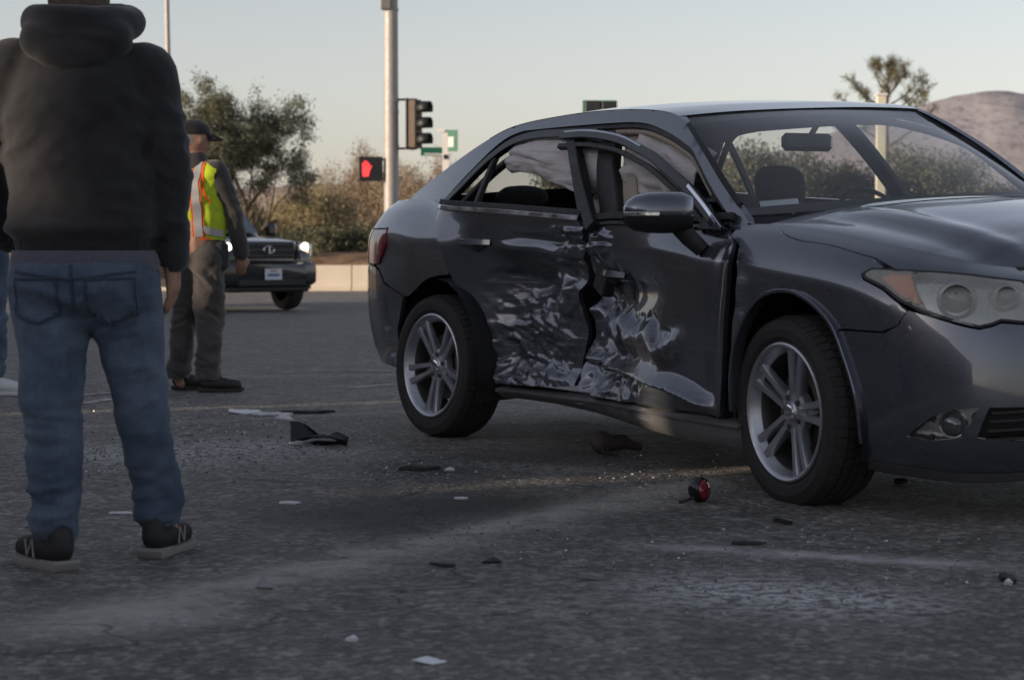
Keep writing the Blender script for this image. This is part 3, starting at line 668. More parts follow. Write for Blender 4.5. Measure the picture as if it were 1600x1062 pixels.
def tri2d(poly, holes, step, creases=()):
    loops = [resample(poly, step)] + [resample(h, step) for h in holes]; V = np.vstack(loops); E = []; o = 0
    for l in loops:
        n = len(l); E += [(o + i, o + (i + 1) % n) for i in range(n)]; o += n
    for cr_ in creases:
        l = resample(cr_, step, False); l = l[inside(loops[0], l)]; l = l[(np.min(np.hypot(l[:, None, 0] - loops[0][None, :, 0], l[:, None, 1] - loops[0][None, :, 1]), axis=1) > step * .6)]; n = len(l); E += [(o + i, o + i + 1) for i in range(n - 1)]; o += n; V = np.vstack([V, l])
    lo, hi = V.min(0), V.max(0); g = []; r = 0; y = lo[1] + step * .4
    while y < hi[1]:
        g.append(np.stack([np.arange(lo[0] + (r % 2) * step / 2, hi[0], step), np.full(len(np.arange(lo[0] + (r % 2) * step / 2, hi[0], step)), y)], 1)); y += step * .866; r += 1
    G = np.vstack(g); ok = inside(loops[0], G)
    for h in loops[1:]: ok &= ~inside(h, G)
    G = G[ok]; A = V; keep = np.ones(len(G), bool)
    for k in range(0, len(G), 400): keep[k:k + 400] = (np.min(np.hypot(G[k:k + 400, None, 0] - A[None, :, 0], G[k:k + 400, None, 1] - A[None, :, 1]), axis=1) > step * .55)
    P = np.vstack([V, G[keep]])
    res = delaunay_2d_cdt([Vector(p) for p in P], E, [], 0, 1e-6); PV = np.array([tuple(v) for v in res[0]]); T = np.array([f for f in res[2] if len(f) == 3]); C = PV[T].mean(1); ok = inside(loops[0], C)
    for h in loops[1:]: ok &= ~inside(h, C)
    return PV, T[ok], loops
def panel(name, poly, fn, m_, parent, step=.03, thick=.014, holes=(), sm=True, wear=None, flip=False, mirror=None, sheared=True, creases=()):
    """poly in the surface's own coordinates; fn(u, v, inn) -> points; the rim is folded inwards by `thick`"""
    PV, T, loops = tri2d(poly, holes, step, creases); V = fn(PV[:, 0], PV[:, 1], 0.0); F = [tuple(t) for t in T]
    # orient outward with the first triangle
    a, b, c = V[T[len(T) // 2]]; off = fn(PV[:, 0], PV[:, 1], .01); out = V[T[len(T) // 2][0]] - off[T[len(T) // 2][0]]
    if np.dot(np.cross(b - a, c - a), out) < 0: F = [t[::-1] for t in F]
    cnt = {}
    for t in F:
        for i in range(3): cnt[(t[i], t[(i + 1) % 3])] = 1
    be = [e for e in cnt if (e[1], e[0]) not in cnt]; bi = sorted(set(i for e in be for i in e)); mp_ = {i: k for k, i in enumerate(bi)}
    VV = [V]; n0 = len(V); bp = PV[bi]; W = None
    for k, tt in enumerate((.0001, thick)): VV.append(fn(bp[:, 0], bp[:, 1], tt))
    for a_, b_ in be: i, j = n0 + mp_[a_], n0 + mp_[b_]; k2 = len(bi); F.append((b_, a_, i, j)) if 0 else F.append((j, i, i + k2, j + k2))
    V = np.vstack(VV); wr = None
    if wear is not None: wr = np.r_[wear(PV[:, 0], PV[:, 1]), np.zeros(2 * len(bi))]
    if sheared: V = shear(V)
    if mirror is not None:
        V2 = fn(PV[:, 0], PV[:, 1], 0.0) * np.array([1, -1, 1]); V2 = np.vstack([V2] + [fn(bp[:, 0], bp[:, 1], tt) * np.array([1, -1, 1]) for tt in (.0001, thick)])
        if sheared: V2 = shear(V2)
        n = len(V); V = np.vstack([V, V2]); F = F + [tuple(i + n for i in f[::-1]) for f in F]
    o = mesh_obj(name, V, F, m_, parent, sm, None)
    if wr is not None:
        at_ = o.data.attributes.new('wear', 'FLOAT', 'POINT'); at_.data.foreach_set('value', np.clip(wr, 0, 1).astype(np.float32))
    return o
def sweep(name, pts, prof, m_, parent, out, closed=False, auto=40, taper=None):
    """sweep a 2D profile (a along `out`, b along out x tangent) along pts; out: vector or list of vectors"""
    P = np.asarray(pts, float); n = len(P); V = []; F = []; m = len(prof)
    for i in range(n):
        t = P[min(i + 1, n - 1)] - P[max(i - 1, 0)]; t /= np.linalg.norm(t); o = np.asarray(out[i] if np.ndim(out) > 1 else out, float); o = o - t * (o @ t); o /= np.linalg.norm(o); w = np.cross(t, o); k = 1 if taper is None else taper[i]
        for a, b in prof: V.append(P[i] + (o * a + w * b) * k)
    for i in range(n - 1):
        for k in range(m): F.append((i * m + k, i * m + (k + 1) % m, (i + 1) * m + (k + 1) % m, (i + 1) * m + k))
    F += [tuple(range(m))[::-1], tuple((n - 1) * m + k for k in range(m))]
    mb = MB(); mb.add(V, F); return mb.build(name, m_, parent, True, auto)
def rect(w, h, r=.25):   # rounded rectangle profile
    a, b = w / 2, h / 2; c = min(a, b) * r; return [(-a + c, -b), (a - c, -b), (a, -b + c), (a, b - c), (a - c, b), (-a + c, b), (-a, b - c), (-a, -b + c)]
# ------------------------------------------------------------------ crash damage of the two near doors
def seg_v(u, pts): return np.interp(u, [p[0] for p in pts], [p[1] for p in pts])
L1 = [(1.2, .645), (1.37, .60), (1.61, .585), (1.83, .575), (2.04, .54), (2.17, .54)]
L2 = [(1.10, .41), (1.18, .40), (1.45, .385), (1.80, .383), (2.11, .345), (2.353, .287)]
L3 = [(.80, .69), (.95, .715), (1.06, .69), (1.2, .69), (1.35, .70)]
def rear_dmg(u, v):
    d = macro(u, v); e = smoothbox(u, .30, .62, 1.6, 1.8) * (1 - sstep(.62, .80, v))
    wv = ridged(u * 5 + 1.3 * vnoise(u * 4, v * 6, 9), v * 13 + 1.5 * vnoise(u * 5, v * 5, 5), 1, 3); ue = np.interp(v, [.25, .36, .47, .58, .65, .73, .85, 1.0], [1.10, 1.08, 1.135, 1.15, 1.15, 1.215, 1.30, 1.335]); e = e * (1 - .75 * np.exp(-((u - ue) / .07) ** 2)); d = d + e * (.5 - wv) * .050
    d = d + e * (.5 - ridged(u * 9 + v * 6, v * 34 + u * 9, 21, 3)) * .018 + e * (.5 - ridged(u * 22, v * 60 + u * 14, 27, 2)) * .005
    d = d + smoothbox(u, .35, .6, 1.3, 1.5) * smoothbox(v, .60, .70, .80, .93) * (vnoise(u * 5.5, v * 6.5, 33) - .5) * .05
    # pressed-in bowl and the ridge running forward from the handle
    d = d + .085 * np.exp(-(((u - .80) / .26) ** 2 + ((v - .70) / .085) ** 2))
    rv = .835 - .05 * (u - .5); d = d - .028 * np.exp(-((v - rv) / .030) ** 2) * smoothbox(u, .42, .7, 1.15, 1.4)
    d = d + .022 * np.exp(-((v - rv - .075) / .03) ** 2) * smoothbox(u, .6, .9, 1.3, 1.45)
    # shelf of bright facets by the front edge
    l3 = seg_v(u, L3) + .07 * (vnoise(u * 13, v * 0, 81) - .5); w3 = smoothbox(u, .82, .93, 1.5, 1.6); d = d - .055 * w3 * sstep(l3 + .05, l3 - .03, v) * (1 - sstep(l3 - .03, l3 - .20, v))
    d = d + w3 * .03 * (ridged(u * 12 + v * 5, v * 6, 82, 2) - .5) * smoothbox(v, .60, .66, .76, .82)
    # top front corner pulled and torn
    k = smoothbox(u, 1.0, 1.18, 2, 3) * smoothbox(v, .80, .86, .96, 1.0); d = d + k * (.5 - ridged(u * 13, v * 15, 44, 2)) * .05
    return d
def front_dmg(u, v):
    d = macro(u, v)
    w1 = smoothbox(u, 1.16, 1.30, 1.95, 2.25); l1 = seg_v(u, L1) + .060 * (vnoise(u * 11, v * 0, 71) - .5) + .030 * (vnoise(u * 27, v * 2, 72) - .5)
    d = d - .062 * w1 * sstep(l1 + .045, l1 - .035, v) * (1 - .9 * sstep(l1 - .03, l1 - .13, v))
    d = d + w1 * .026 * (ridged(u * 13 + v * 7, v * 5, 73, 2) - .5) * smoothbox(v - l1, -.10, -.05, .03, .06)
    d = d + .016 * (ridged(u * 9 - v * 12, v * 9 + u * 5, 74, 3) - .5) * smoothbox(u, 1.1, 1.3, 1.9, 2.2) * (1 - sstep(.50, .62, v)) * sstep(.40, .46, v)
    w2 = smoothbox(u, 1.08, 1.25, 2.25, 2.40); l2 = seg_v(u, L2)
    wd = np.interp(u, [1.1, 1.4, 1.8, 2.2, 2.36], [.035, .05, .06, .065, .05]); d = d - .066 * w2 * np.clip((l2 + wd - v) / wd, 0, 1) ** 1.3 + .088 * w2 * sstep(l2 + .002, l2 - .040, v)
    e = smoothbox(u, 1.12, 1.26, 1.42, 1.72) * (1 - sstep(.60, .72, v)); d = d + e * (.5 - ridged(u * 6 + v * 3, v * 8 - u * 2, 3, 2)) * .070
    e2 = smoothbox(u, .9, 1.1, 1.55, 1.85) * (1 - sstep(.33, .385, v)); d = d + e2 * (.5 - ridged(u * 9, v * 12, 13, 2)) * .05
    k = smoothbox(u, 1.1, 1.25, 1.42, 1.62) * smoothbox(v, .78, .84, .96, 1.02); d = d + k * (.5 - ridged(u * 9, v * 11, 8, 2)) * .06
    k = smoothbox(u, 1.25, 1.35, 1.55, 1.75) * smoothbox(v, .62, .69, .76, .82); d = d + k * (.5 - ridged(u * 8, v * 14, 18, 2)) * .03
    d = d + .030 * np.exp(-(((u - 1.62) / .30) ** 2 + ((v - .70) / .07) ** 2))
    # creases along the hinge edge and a few long soft waves
    d = d + .014 * np.exp(-((u - 2.36 - .10 * (v - .6)) / .030) ** 2) * smoothbox(v, .30, .4, .86, .94)
    d = d + .012 * np.sin(u * 5.5 + v * 4) * smoothbox(u, 1.3, 1.6, 2.1, 2.4) * (1 - sstep(.80, .9, v))
    return d
def rear_wear(u, v): return np.clip(1.1 * smoothbox(u, .28, .6, 3, 4) * (1 - sstep(.60, .82, v)) + .25 * sstep(.9, 1.2, u), 0, 1)
def front_wear(u, v): return np.clip(.9 * (1 - sstep(1.35, 1.75, u)) * (1 - sstep(.58, .72, v)) + .30 * (1 - sstep(.52, .62, v)), 0, 1)
# ------------------------------------------------------------------ the sedan
TH = R(28.7); CAR_RZ = math.atan2(-math.cos(TH), math.sin(TH))
sedan = empty('sedan', (.388, 9.748, 0), CAR_RZ, 'dark grey four-door sedan with its near side caved in and front door sprung', 'car')
near = lambda dm: (lambda u, v, inn=0.0: body(u, v, -1, dm, inn)); plain = near(None); far = lambda u, v, inn=0.0: body(u, v, 1, None, inn)
cabn = lambda x, z, inn=0.0: cabin(x, z, -1, inn)
cs = lambda pts, n=4: [tuple(p) for p in catmull(pts, n)]
# --- rear door (near)
RD = cs([(.01, 1.048), (.30, 1.049), (.60, 1.049), (.9, 1.048), (1.16, 1.044), (1.33, 1.0)], 5) + cs([(1.335, .985), (1.30, .845), (1.215, .735), (1.19, .69), (1.15, .65), (1.15, .575), (1.135, .47), (1.08, .354), (1.10, .265)], 5)[:-1] + cs([(1.10, .262), (.86, .238), (.60, .226), (.49, .222)], 4) + cs([(.47, .25), (.44, .378), (.412, .526), (.355, .625), (.282, .672), (.258, .709), (.21, .794), (.125, .891), (.068, .975), (.03, 1.03)], 4)
rdoor = panel('rear_door', RD, near(rear_dmg), CARP, sedan, .0095, .02, wear=rear_wear)
rdoor['label'] = 'crushed and scuffed rear door'
# --- front door (near)
FD = cs([(1.372, 1.0), (1.55, 1.03), (1.77, 1.046), (2.04, 1.046), (2.20, 1.03), (2.315, .995)], 5) + cs([(2.40, .93), (2.438, .857), (2.444, .742), (2.43, .571), (2.413, .431), (2.375, .275)], 5) + cs([(2.35, .262), (2.09, .258), (1.745, .246), (1.30, .236), (1.14, .25)], 4) + cs([(1.125, .28), (1.10, .354), (1.16, .443), (1.25, .556), (1.30, .64), (1.285, .70), (1.29, .76), (1.36, .845), (1.372, .95)], 5)
fdoor = panel('front_door', FD, near(front_dmg), CARP, sedan, .0088, .02, wear=front_wear, creases=[[(x, float(seg_v(x, L2)) + o) for x in np.linspace(1.12, 2.36, 60)] for o in (.003, -.012, -.026, -.040)])
fdoor['label'] = 'front door with folded lower skin and bent window frame'
# --- belt mouldings, window frames and posts
def on(u, v, dm, inn): return shear(body([u], [v], -1, dm, inn))[0]
rb = [on(u, 1.049, rear_dmg, -.006) + np.array([0, 0, .008]) for u in np.linspace(.012, 1.30, 26)]
sweep('belt_moulding', rb, rect(.012, .022, .5), CHR, rdoor, (0, -1, .25))
sweep('window_seal', [p + np.array([0, .02, .020]) for p in rb[1:]], rect(.03, .026), BLK, rdoor, (0, -1, .25))
fb = [on(u, 1.046 if u > 1.6 else 1.0 + .046 * (u - 1.372) / .23, front_dmg, -.006) + np.array([0, 0, .006]) for u in np.linspace(1.38, 2.30, 20)]
sweep('belt_moulding', fb, rect(.012, .016, .5), BLKG, fdoor, (0, -1, .25))
sweep('window_seal', [p + np.array([0, .02, .026]) for p in fb], rect(.03, .03), BLK, fdoor, (0, -1, .25))
def cab3(pts, inn, n=5): return shear(np.array([cabin(x, z, -1, inn) for x, z in catmull(pts, n)]))
SIDE = (0, -1, .45)
RDF = [(-.10, 1.075), (.03, 1.155), (.19, 1.268), (.35, 1.340), (.55, 1.365), (.86, 1.360), (1.10, 1.350)]
sweep('window_frame', cab3(RDF, .012), rect(.03, .042), BLKG, rdoor, SIDE)
sweep('inner_seal', cab3([(x + .05, z - .05) for x, z in RDF], .05), rect(.03, .03), BLK, rdoor, SIDE)
sweep('quarter_post', cab3([(.235, 1.30), (.245, 1.20), (.255, 1.05)], .02), rect(.025, .03), BLK, rdoor, SIDE)
sweep('rear_post', cab3([(.89, 1.342), (1.08, 1.19), (1.34, .97)], .02), rect(.035, .075), BLK, rdoor, SIDE)
FDF = [(.905, 1.350), (1.10, 1.348), (1.292, 1.330), (1.45, 1.305), (1.592, 1.270), (1.75, 1.226), (1.901, 1.168), (2.02, 1.118), (2.119, 1.066), (2.22, 1.005), (2.32, .935)]
ff = cab3(FDF, -.05); sweep('window_frame', ff, rect(.03, .040), BLKG, fdoor, SIDE)
fo = cab3([(x, z + .017) for x, z in FDF], -.066); k = len(fo)
sweep('frame_chrome', fo[int(k * .03):int(k * .45)], rect(.008, .011, .5), simple('dull_chrome', (.42, .43, .46), .25, metal=1), fdoor, SIDE); sweep('frame_chrome', fo[int(k * .74):], rect(.010, .017, .5), CHR, fdoor, SIDE)
sweep('inner_frame', cab3([(x - .01, z - .045) for x, z in FDF], -.03), rect(.03, .022), BLK, fdoor, SIDE)
sweep('rear_post', cab3([(.985, 1.322), (1.20, 1.15), (1.445, .965)], -.03), rect(.03, .055), BLK, fdoor, SIDE)
# --- body frame: rear pillar, roof rail and windscreen pillar in one pressing
RAIL = [(-.08, 1.121), (.082, 1.243), (.235, 1.348), (.377, 1.390), (.549, 1.396), (1.051, 1.393), (1.417, 1.381), (1.65, 1.336), (1.834, 1.280), (1.93, 1.237), (2.108, 1.111), (2.285, .985)]
TOPE = [(-.70, 1.108), (-.50, 1.172), (-.316, 1.231), (-.029, 1.332), (.15, 1.388), (.28, 1.418), (.5, 1.438), (.9, 1.450), (1.25, 1.443), (1.5, 1.425), (1.66, 1.400), (1.768, 1.360), (1.99, 1.234), (2.178, 1.109), (2.36, .985)]
tope = cs(TOPE, 4); FR = [(-.74, 1.06)] + tope + [(2.38, .955), (2.31, .955)] + cs(RAIL, 4)[::-1] + [(-.02, 1.06), (-.02, 1.02), (-.4, 1.02)]
panel('body_frame', FR, cabn, CARP, sedan, .028, .03); panel('body_frame', FR, lambda x, z, inn=0.0: cabin(x, z, 1, inn), CARP, sedan, .05, .03)
sweep('door_seal', cab3([(x, z - .018) for x, z in RAIL[:-1] + [(2.22, 1.035)]], .030), rect(.03, .03), BLK, sedan, SIDE)
sweep('door_aperture', cab3([(x, z - .035) for x, z in RAIL[3:-1]], .055), rect(.05, .05), BEIGE, sedan, SIDE)
sweep('centre_pillar', cab3([(1.12, 1.38), (1.25, 1.2), (1.47, .95), (1.40, .70)], .055), rect(.05, .115), BLK, sedan, SIDE)
sweep('pillar_trim', cab3([(1.27, 1.36), (1.38, 1.2), (1.57, .95), (1.55, .75)], .09), rect(.04, .085), BEIGE, sedan, SIDE)
# --- roof, windscreen, back window
def roof_pts():
    X = np.linspace(.10, 1.70, 41); V = []; F = []; nc = 31
    zc = np.interp(X, [.1, .3, .6, .9, 1.2, 1.5, 1.7], [1.408, 1.438, 1.468, 1.478, 1.470, 1.444, 1.408])
    ze = np.interp(X, [p[0] for p in tope], [p[1] for p in tope])
    for i, x in enumerate(X):
        for j in range(nc):
            a = -1 + 2 * j / (nc - 1); a = np.sign(a) * abs(a) ** .85; ye = green_y(x, ze[i]) + .002
            xx = x
            V.append((xx, a * ye, ze[i] + .001 + (max(zc[i], ze[i] + .008) - ze[i]) * (1 - abs(a) ** 2.6)))
    for i in range(len(X) - 1):
        for j in range(nc - 1): F.append((i * nc + j, (i + 1) * nc + j, (i + 1) * nc + j + 1, i * nc + j + 1))
    return shear(V), F
V, F = roof_pts(); roof = mesh_obj('roof', V, F, CARP, sedan)
def ruled(top, bot, bulge, n=24, m=12):
    V = []; F = []
    for i in range(n + 1):
        a = i / n; T = np.array(top(a)); B = np.array(bot(a))
        for j in range(m + 1):
            t = j / m; V.append(T + (B - T) * t + np.array(bulge) * math.sin(math.pi * t) * math.sin(math.pi * a) ** .5)
    for i in range(n):
        for j in range(m): F.append((i * (m + 1) + j + 1, (i + 1) * (m + 1) + j + 1, (i + 1) * (m + 1) + j, i * (m + 1) + j))
    return shear(V), F
wt = lambda a: (1.700 - .005 * (2 * a - 1) ** 2, (2 * a - 1) * .606, 1.404 - .018 * (2 * a - 1) ** 2); wb = lambda a: (2.47 - .135 * (2 * a - 1) ** 2, (2 * a - 1) * .750, 1.0 - .004 * (2 * a - 1) ** 2)
V, F = ruled(wt, wb, (.045, 0, .045)); wind = mesh_obj('windscreen', V, F, GLASS, sedan)
for nm, lo_, hi_, edge in (('windscreen_border', 0, .085, 't'), ('windscreen_border', .93, 1.0, 'b')):
    V2 = []; n = 24
    for i in range(n + 1):
        for t in np.linspace(lo_, hi_, 4):
            a = i / n; T = np.array(wt(a)); B = np.array(wb(a)); V2.append(T + (B - T) * t + np.array((.045, 0, .045)) * math.sin(math.pi * t) * math.sin(math.pi * a) ** .5 + np.array((-.004, 0, -.004)))
    mesh_obj(nm, shear(V2), [(i * 4 + j, (i + 1) * 4 + j, (i + 1) * 4 + j + 1, i * 4 + j + 1) for i in range(n) for j in range(3)], BLK, wind)
for s in (-1,): sweep('windscreen_seal', shear(np.array([cabin(x + .012, z - .004, s, .012) for x, z in tope[44:-2]])), rect(.012, .022), BLKG, wind, (0, s * .6, 1))
bt_ = lambda a: (.17 + .03 * (1 - (2 * a - 1) ** 2) - .05, (2 * a - 1) * .575, 1.402); bb = lambda a: (-.66 - .10 * (1 - (2 * a - 1) ** 2), (2 * a - 1) * .665, 1.108)
V, F = ruled(bt_, bb, (-.02, 0, .03)); mesh_obj('rear_window', V, F, GLASS, sedan)
# --- hood
HVL = [(2.46, 1.04), (2.557, 1.03), (2.64, .985), (2.70, .968), (2.78, .960), (2.917, .968), (3.136, .962), (3.25, .930), (3.348, .948), (3.555, .974), (3.77, .956), (4.0, .95), (5, .95)]
def hood():
    U = np.r_[np.linspace(2.50, 3.9, 64), np.linspace(3.93, US[-1], 10)]; V = []; F = []; nb = 8; nc = 37; w = nb * 2 + nc
    for u in U:
        vh = seg_v(u, HVL); e = body(np.full(nb, u), np.linspace(vh, 1.05, nb), 1); row = [e[k] for k in range(nb)]; E = e[-1]; ye = max(E[1], 1e-3); crown = .062 * (min(1, ye / .70)) ** .7
        slope = (e[-1] - e[-2]); mids = []
        for j in range(nc):
            a = 1 - 2 * j / (nc - 1); y = a * ye; z = E[2] + crown * (1 - abs(a) ** 2.3); x = E[0] + (.03 * (1 - a * a) if u < 2.6 else 0)
            z += .014 * math.exp(-((abs(y) - .50 + .10 * (u - 2.5)) / .055) ** 2) * float(smoothbox(u, 2.5, 2.8, 3.5, 3.9)) - .010 * math.exp(-((abs(y) - .62 + .1 * (u - 2.5)) / .05) ** 2) * float(smoothbox(u, 2.5, 2.8, 3.5, 3.8)); mids.append((x, y, z))
        full = row + mids + [r * np.array([1, -1, 1]) for r in row[::-1]]; V += [tuple(p) for p in full]
    for i in range(len(U) - 1):
        for j in range(w - 1): F.append((i * w + j, (i + 1) * w + j, (i + 1) * w + j + 1, i * w + j + 1))
    # folded rim
    n = len(V); idx = [0 * w + j for j in range(w)] + [i * w + w - 1 for i in range(1, len(U))]
    rim = list(range(0, w)) + [i * w + w - 1 for i in range(1, len(U))]; lft = [i * w for i in range(len(U))]
    for chain in (rim, lft):
        b0 = len(V); V += [(V[i][0], V[i][1] * .992, V[i][2] - .02) for i in chain]
        for k in range(len(chain) - 1): F.append((chain[k], chain[k + 1], b0 + k + 1, b0 + k))
    mb = MB(); mb.add(shear(V), F); return mb.build('hood', CARP, sedan, True, 50)
hood()
cw = []; F = []
for i in range(21):
    a = -1 + i / 10; cw += [(2.34 - .16 * a * a, a * .74, .975 - .03 * a * a), (2.60 - .06 * a * a, a * .76, .985 - .05 * a * a)]
mesh_obj('cowl', shear(cw), [(2 * i, 2 * i + 2, 2 * i + 3, 2 * i + 1) for i in range(20)], BLK, sedan)
# --- front fenders
ARF = [(2.474, .296), (2.488, .435), (2.522, .551), (2.594, .658), (2.686, .725), (2.78, .747), (2.88, .742), (2.979, .697), (3.055, .637)]
def mirror_pair(name, poly, fn_near, m_, step, **k):
    a = panel(name, poly, fn_near, m_, sedan, step, **k); b = panel(name, poly, far, m_, sedan, step * 1.6); return a
def fen_dmg(u, v): return .03 * np.exp(-((u - 2.40) / .06) ** 2) * smoothbox(v, .40, .55, .88, .95) + .008 * np.exp(-((u - 2.53) / .05) ** 2) * smoothbox(v, .55, .65, .75, .85) * np.sin(v * 40)
FEN = [(2.372, .962), (2.39, .945)] + cs([(2.457, .899), (2.500, .785), (2.492, .691), (2.468, .527), (2.464, .39), (2.466, .27)], 5) + cs(ARF, 4) + [(3.16, .662), (3.256, .694), (3.316, .748), (3.345, .800), (3.306, .822), (3.236, .845), (3.150, .858), (3.133, .878), (3.150, .905), (3.20, .922)] + cs([(3.136, .954), (2.917, .962), (2.78, .954), (2.70, .962), (2.64, .979), (2.60, 1.0), (2.55, 1.045)], 4) + [(2.45, 1.049), (2.36, 1.02)]
mirror_pair('front_fender', FEN, near(fen_dmg), CARP, .02, wear=lambda u, v: .7 * np.exp(-((u - 2.50) / .05) ** 2) * smoothbox(v, .5, .6, .82, .9))
def lip(pts, u2, name, fn=plain, side=-1):
    P = [shear(fn(np.array([p[0]]), np.array([p[1]]), .004))[0] for p in catmull(pts, 5)]; sweep(name, P, rect(.05, .014, .4), CARP, sedan, (0, side, 0))
lip(ARF + [(3.111, .539), (3.158, .397), (3.164, .279)], 0, 'arch_lip')
# --- front bumper
END = US[-1] - .002
FOGH = [(3.344, .332), (3.394, .385), (3.452, .433), (3.516, .472), (3.60, .490), (3.574, .427), (3.54, .366), (3.44, .338)]
GRL = [(3.63, .488), (3.80, .478), (4.10, .478), (4.38, .478), (4.38, .335), (4.10, .335), (3.80, .345), (3.59, .366)]
UPG = [(4.02, .79), (4.15, .82), (4.38, .82), (4.38, .62), (4.2, .62), (4.10, .66)]
BMP = [(3.062, .630)] + cs([(3.111, .539), (3.160, .397), (3.164, .279), (3.150, .215)], 4) + [(3.20, .206), (3.40, .203), (3.8, .203), (END, .203), (END, .945), (4.0, .945), (3.80, .945), (3.80, .80), (3.736, .806), (3.669, .815), (3.637, .802), (3.594, .792), (3.485, .804), (3.396, .806), (3.350, .806), (3.323, .750), (3.262, .688), (3.16, .655)]
panel('front_bumper', BMP, plain, CARP, sedan, .028, .02, holes=[FOGH, GRL, UPG], mirror=1)
_lu = np.r_[np.linspace(3.17, END, 40)]; _lp = shear(body(_lu, np.full(40, .203), -1, None, -.004)); _lp = np.vstack([_lp, (shear(body(_lu, np.full(40, .203), 1, None, -.004)))[::-1][1:]])
sweep('lower_lip', _lp, rect(.03, .022), BLK, sedan, (0, 0, 1))
def inset_panel(name, poly, m_, depth, parent, step=.03): return panel(name, poly, lambda u, v, inn=0.: body(u, v, -1, None, inn + depth), m_, parent, step, .01, mirror=1)
gr = inset_panel('lower_grille', GRL, BLK, .05, sedan); inset_panel('upper_grille', UPG, BLK, .04, sedan)
for k in range(4):
    v_ = .36 + k * .034; P = shear(body(np.linspace(3.62 + k * .006, END, 20), np.full(20, v_), -1, None, .022)); sweep('grille_bar', P, rect(.016, .010), BLK, gr, [(0.5, -1, 0)] * 20)
# --- fog lamps
for s in (-1, 1):
    fl = panel('fog_lamp', FOGH, lambda u, v, inn=0.: body(u, v, s, None, inn + .045), REFL, sedan, .02, .01)
    c = shear(body([3.505], [.408], s, None, .024))[0]; nrm = body([3.505], [.408], s, None, 0)[0] - body([3.505], [.408], s, None, .05)[0]; q = Vector(nrm).to_track_quat('Z', 'Y').to_matrix()
    mb = MB(); mb.lathe([(.0, .020), (.022, .016), (.036, .004), (.038, -.002), (.044, 0), (.046, -.02)], c, 'Z', 24, q); mb.build('bulb', PROJ, fl)
    panel('lens', FOGH, lambda u, v, inn=0.: body(u, v, s, None, inn + .008), FOGG, fl, .02, .005)
# --- headlamps
HL = [(3.139, .880), (3.157, .905), (3.25, .924), (3.348, .942), (3.45, .958), (3.555, .967), (3.66, .962), (3.768, .950), (3.79, .90), (3.78, .82), (3.736, .815), (3.669, .825), (3.637, .812), (3.594, .802), (3.485, .814), (3.396, .816), (3.308, .833), (3.236, .855), (3.151, .868)]
for s in (-1, 1):
    hb = panel('headlamp', HL, lambda u, v, inn=0.: body(u, v, s, None, inn + .055), REFL, sedan, .02, .01)
    panel('lens', HL, lambda u, v, inn=0.: body(u, v, s, None, inn + .002), LAMPG, hb, .02, .014)
    panel('indicator', [(3.20, .878), (3.235, .912), (3.30, .918), (3.375, .835), (3.30, .842)], lambda u, v, inn=0.: body(u, v, s, None, inn + .022), AMBER, hb, .02, .008)
    for (u_, v_, r_) in ((3.495, .866, .045), (3.69, .885, .030)):
        c = shear(body([u_], [v_], s, None, .050))[0]; nrm = body([u_], [.70], s, None, 0)[0] - body([u_], [.70], s, None, .05)[0]; nrm[2] = 0; q = Vector(nrm * np.array([1.3, .8, 1])).to_track_quat('Z', 'Y').to_matrix()
        mb = MB(); mb.lathe([(r_ + .020, -.01), (r_ + .016, .024), (r_ + .006, .030), (r_ + .002, .012)], c, 'Z', 28, q); mb.build('bezel', BEZ, hb)
        mb = MB(); mb.lathe([(.0, .036), (r_ * .5, .031), (r_ * .85, .018), (r_ + .003, .004)], c, 'Z', 28, q); mb.build('projector', PROJ, hb)
    sweep('lamp_seal', shear(body(np.array([p[0] for p in HL + HL[:1]]), np.array([p[1] for p in HL + HL[:1]]), s, None, .006)), rect(.010, .010), BLK, hb, (0.4, s, .3))
# --- quarter panels, trunk, tail lamps, rear bumper
ARR = [(-.335, .42), (-.305, .491), (-.168, .613), (.009, .680), (.13, .703)]
TL = [(-.70, .862), (-.525, .868), (-.482, .800), (-.575, .742), (-.64, .738), (-1.1, .742), (-1.1, .860)]
QP = [(.005, 1.049), (.045, .99), (.105, .89), (.195, .792), (.235, .715), (.13, .706)] + cs(ARR, 4)[::-1][1:] + [(-.345, .45), (-.30, .5), (-.22, .585), (-.165, .607), (-.25, .607), (-.493, .657), (-.575, .705), (-.632, .728), (-.575, .738), (-.474, .798), (-.515, .875), (-.70, .87), (-1.1, .868), (-1.1, .95), (-1.1, 1.049), (-.5, 1.049)]
QP = [(.005, 1.049), (.045, .99), (.105, .89), (.195, .792), (.245, .712)] + cs([(.13, .706), (.009, .684), (-.168, .616), (-.25, .613)], 4) + [(-.493, .663), (-.575, .712), (-.640, .732), (-.565, .738), (-.474, .798), (-.515, .876), (-.70, .870), (-1.12, .868), (-1.12, 1.049), (-.5, 1.049)]
mirror_pair('quarter_panel', QP, near(lambda u, v: np.minimum(macro(u, v), 0) * 0 + .004 * np.sin(u * 9) * smoothbox(v, .6, .7, .8, .9)), CARP, .028, wear=lambda u, v: .35 * smoothbox(v, .6, .68, .8, .92))
for s in (-1, 1): panel('tail_lamp', TL, lambda u, v, inn=0.: body(u, v, s, None, inn - .004), REDG, sedan, .025, .02)
RB = cs([(-.258, .606), (-.31, .50), (-.345, .42), (-.35, .30)], 4) + [(-.36, .205), (US[0] + .002, .205), (US[0] + .002, .726), (-.9, .726), (-.66, .724), (-.58, .704), (-.495, .655)]
panel('rear_bumper', RB, plain, CARP, sedan, .035, .02, mirror=1)
panel('trunk_face', [(-1.13, .735), (-1.13, 1.049), (US[0] + .002, 1.049), (US[0] + .002, .735)], plain, CARP, sedan, .04, .02, mirror=1)
tv = []; F = []
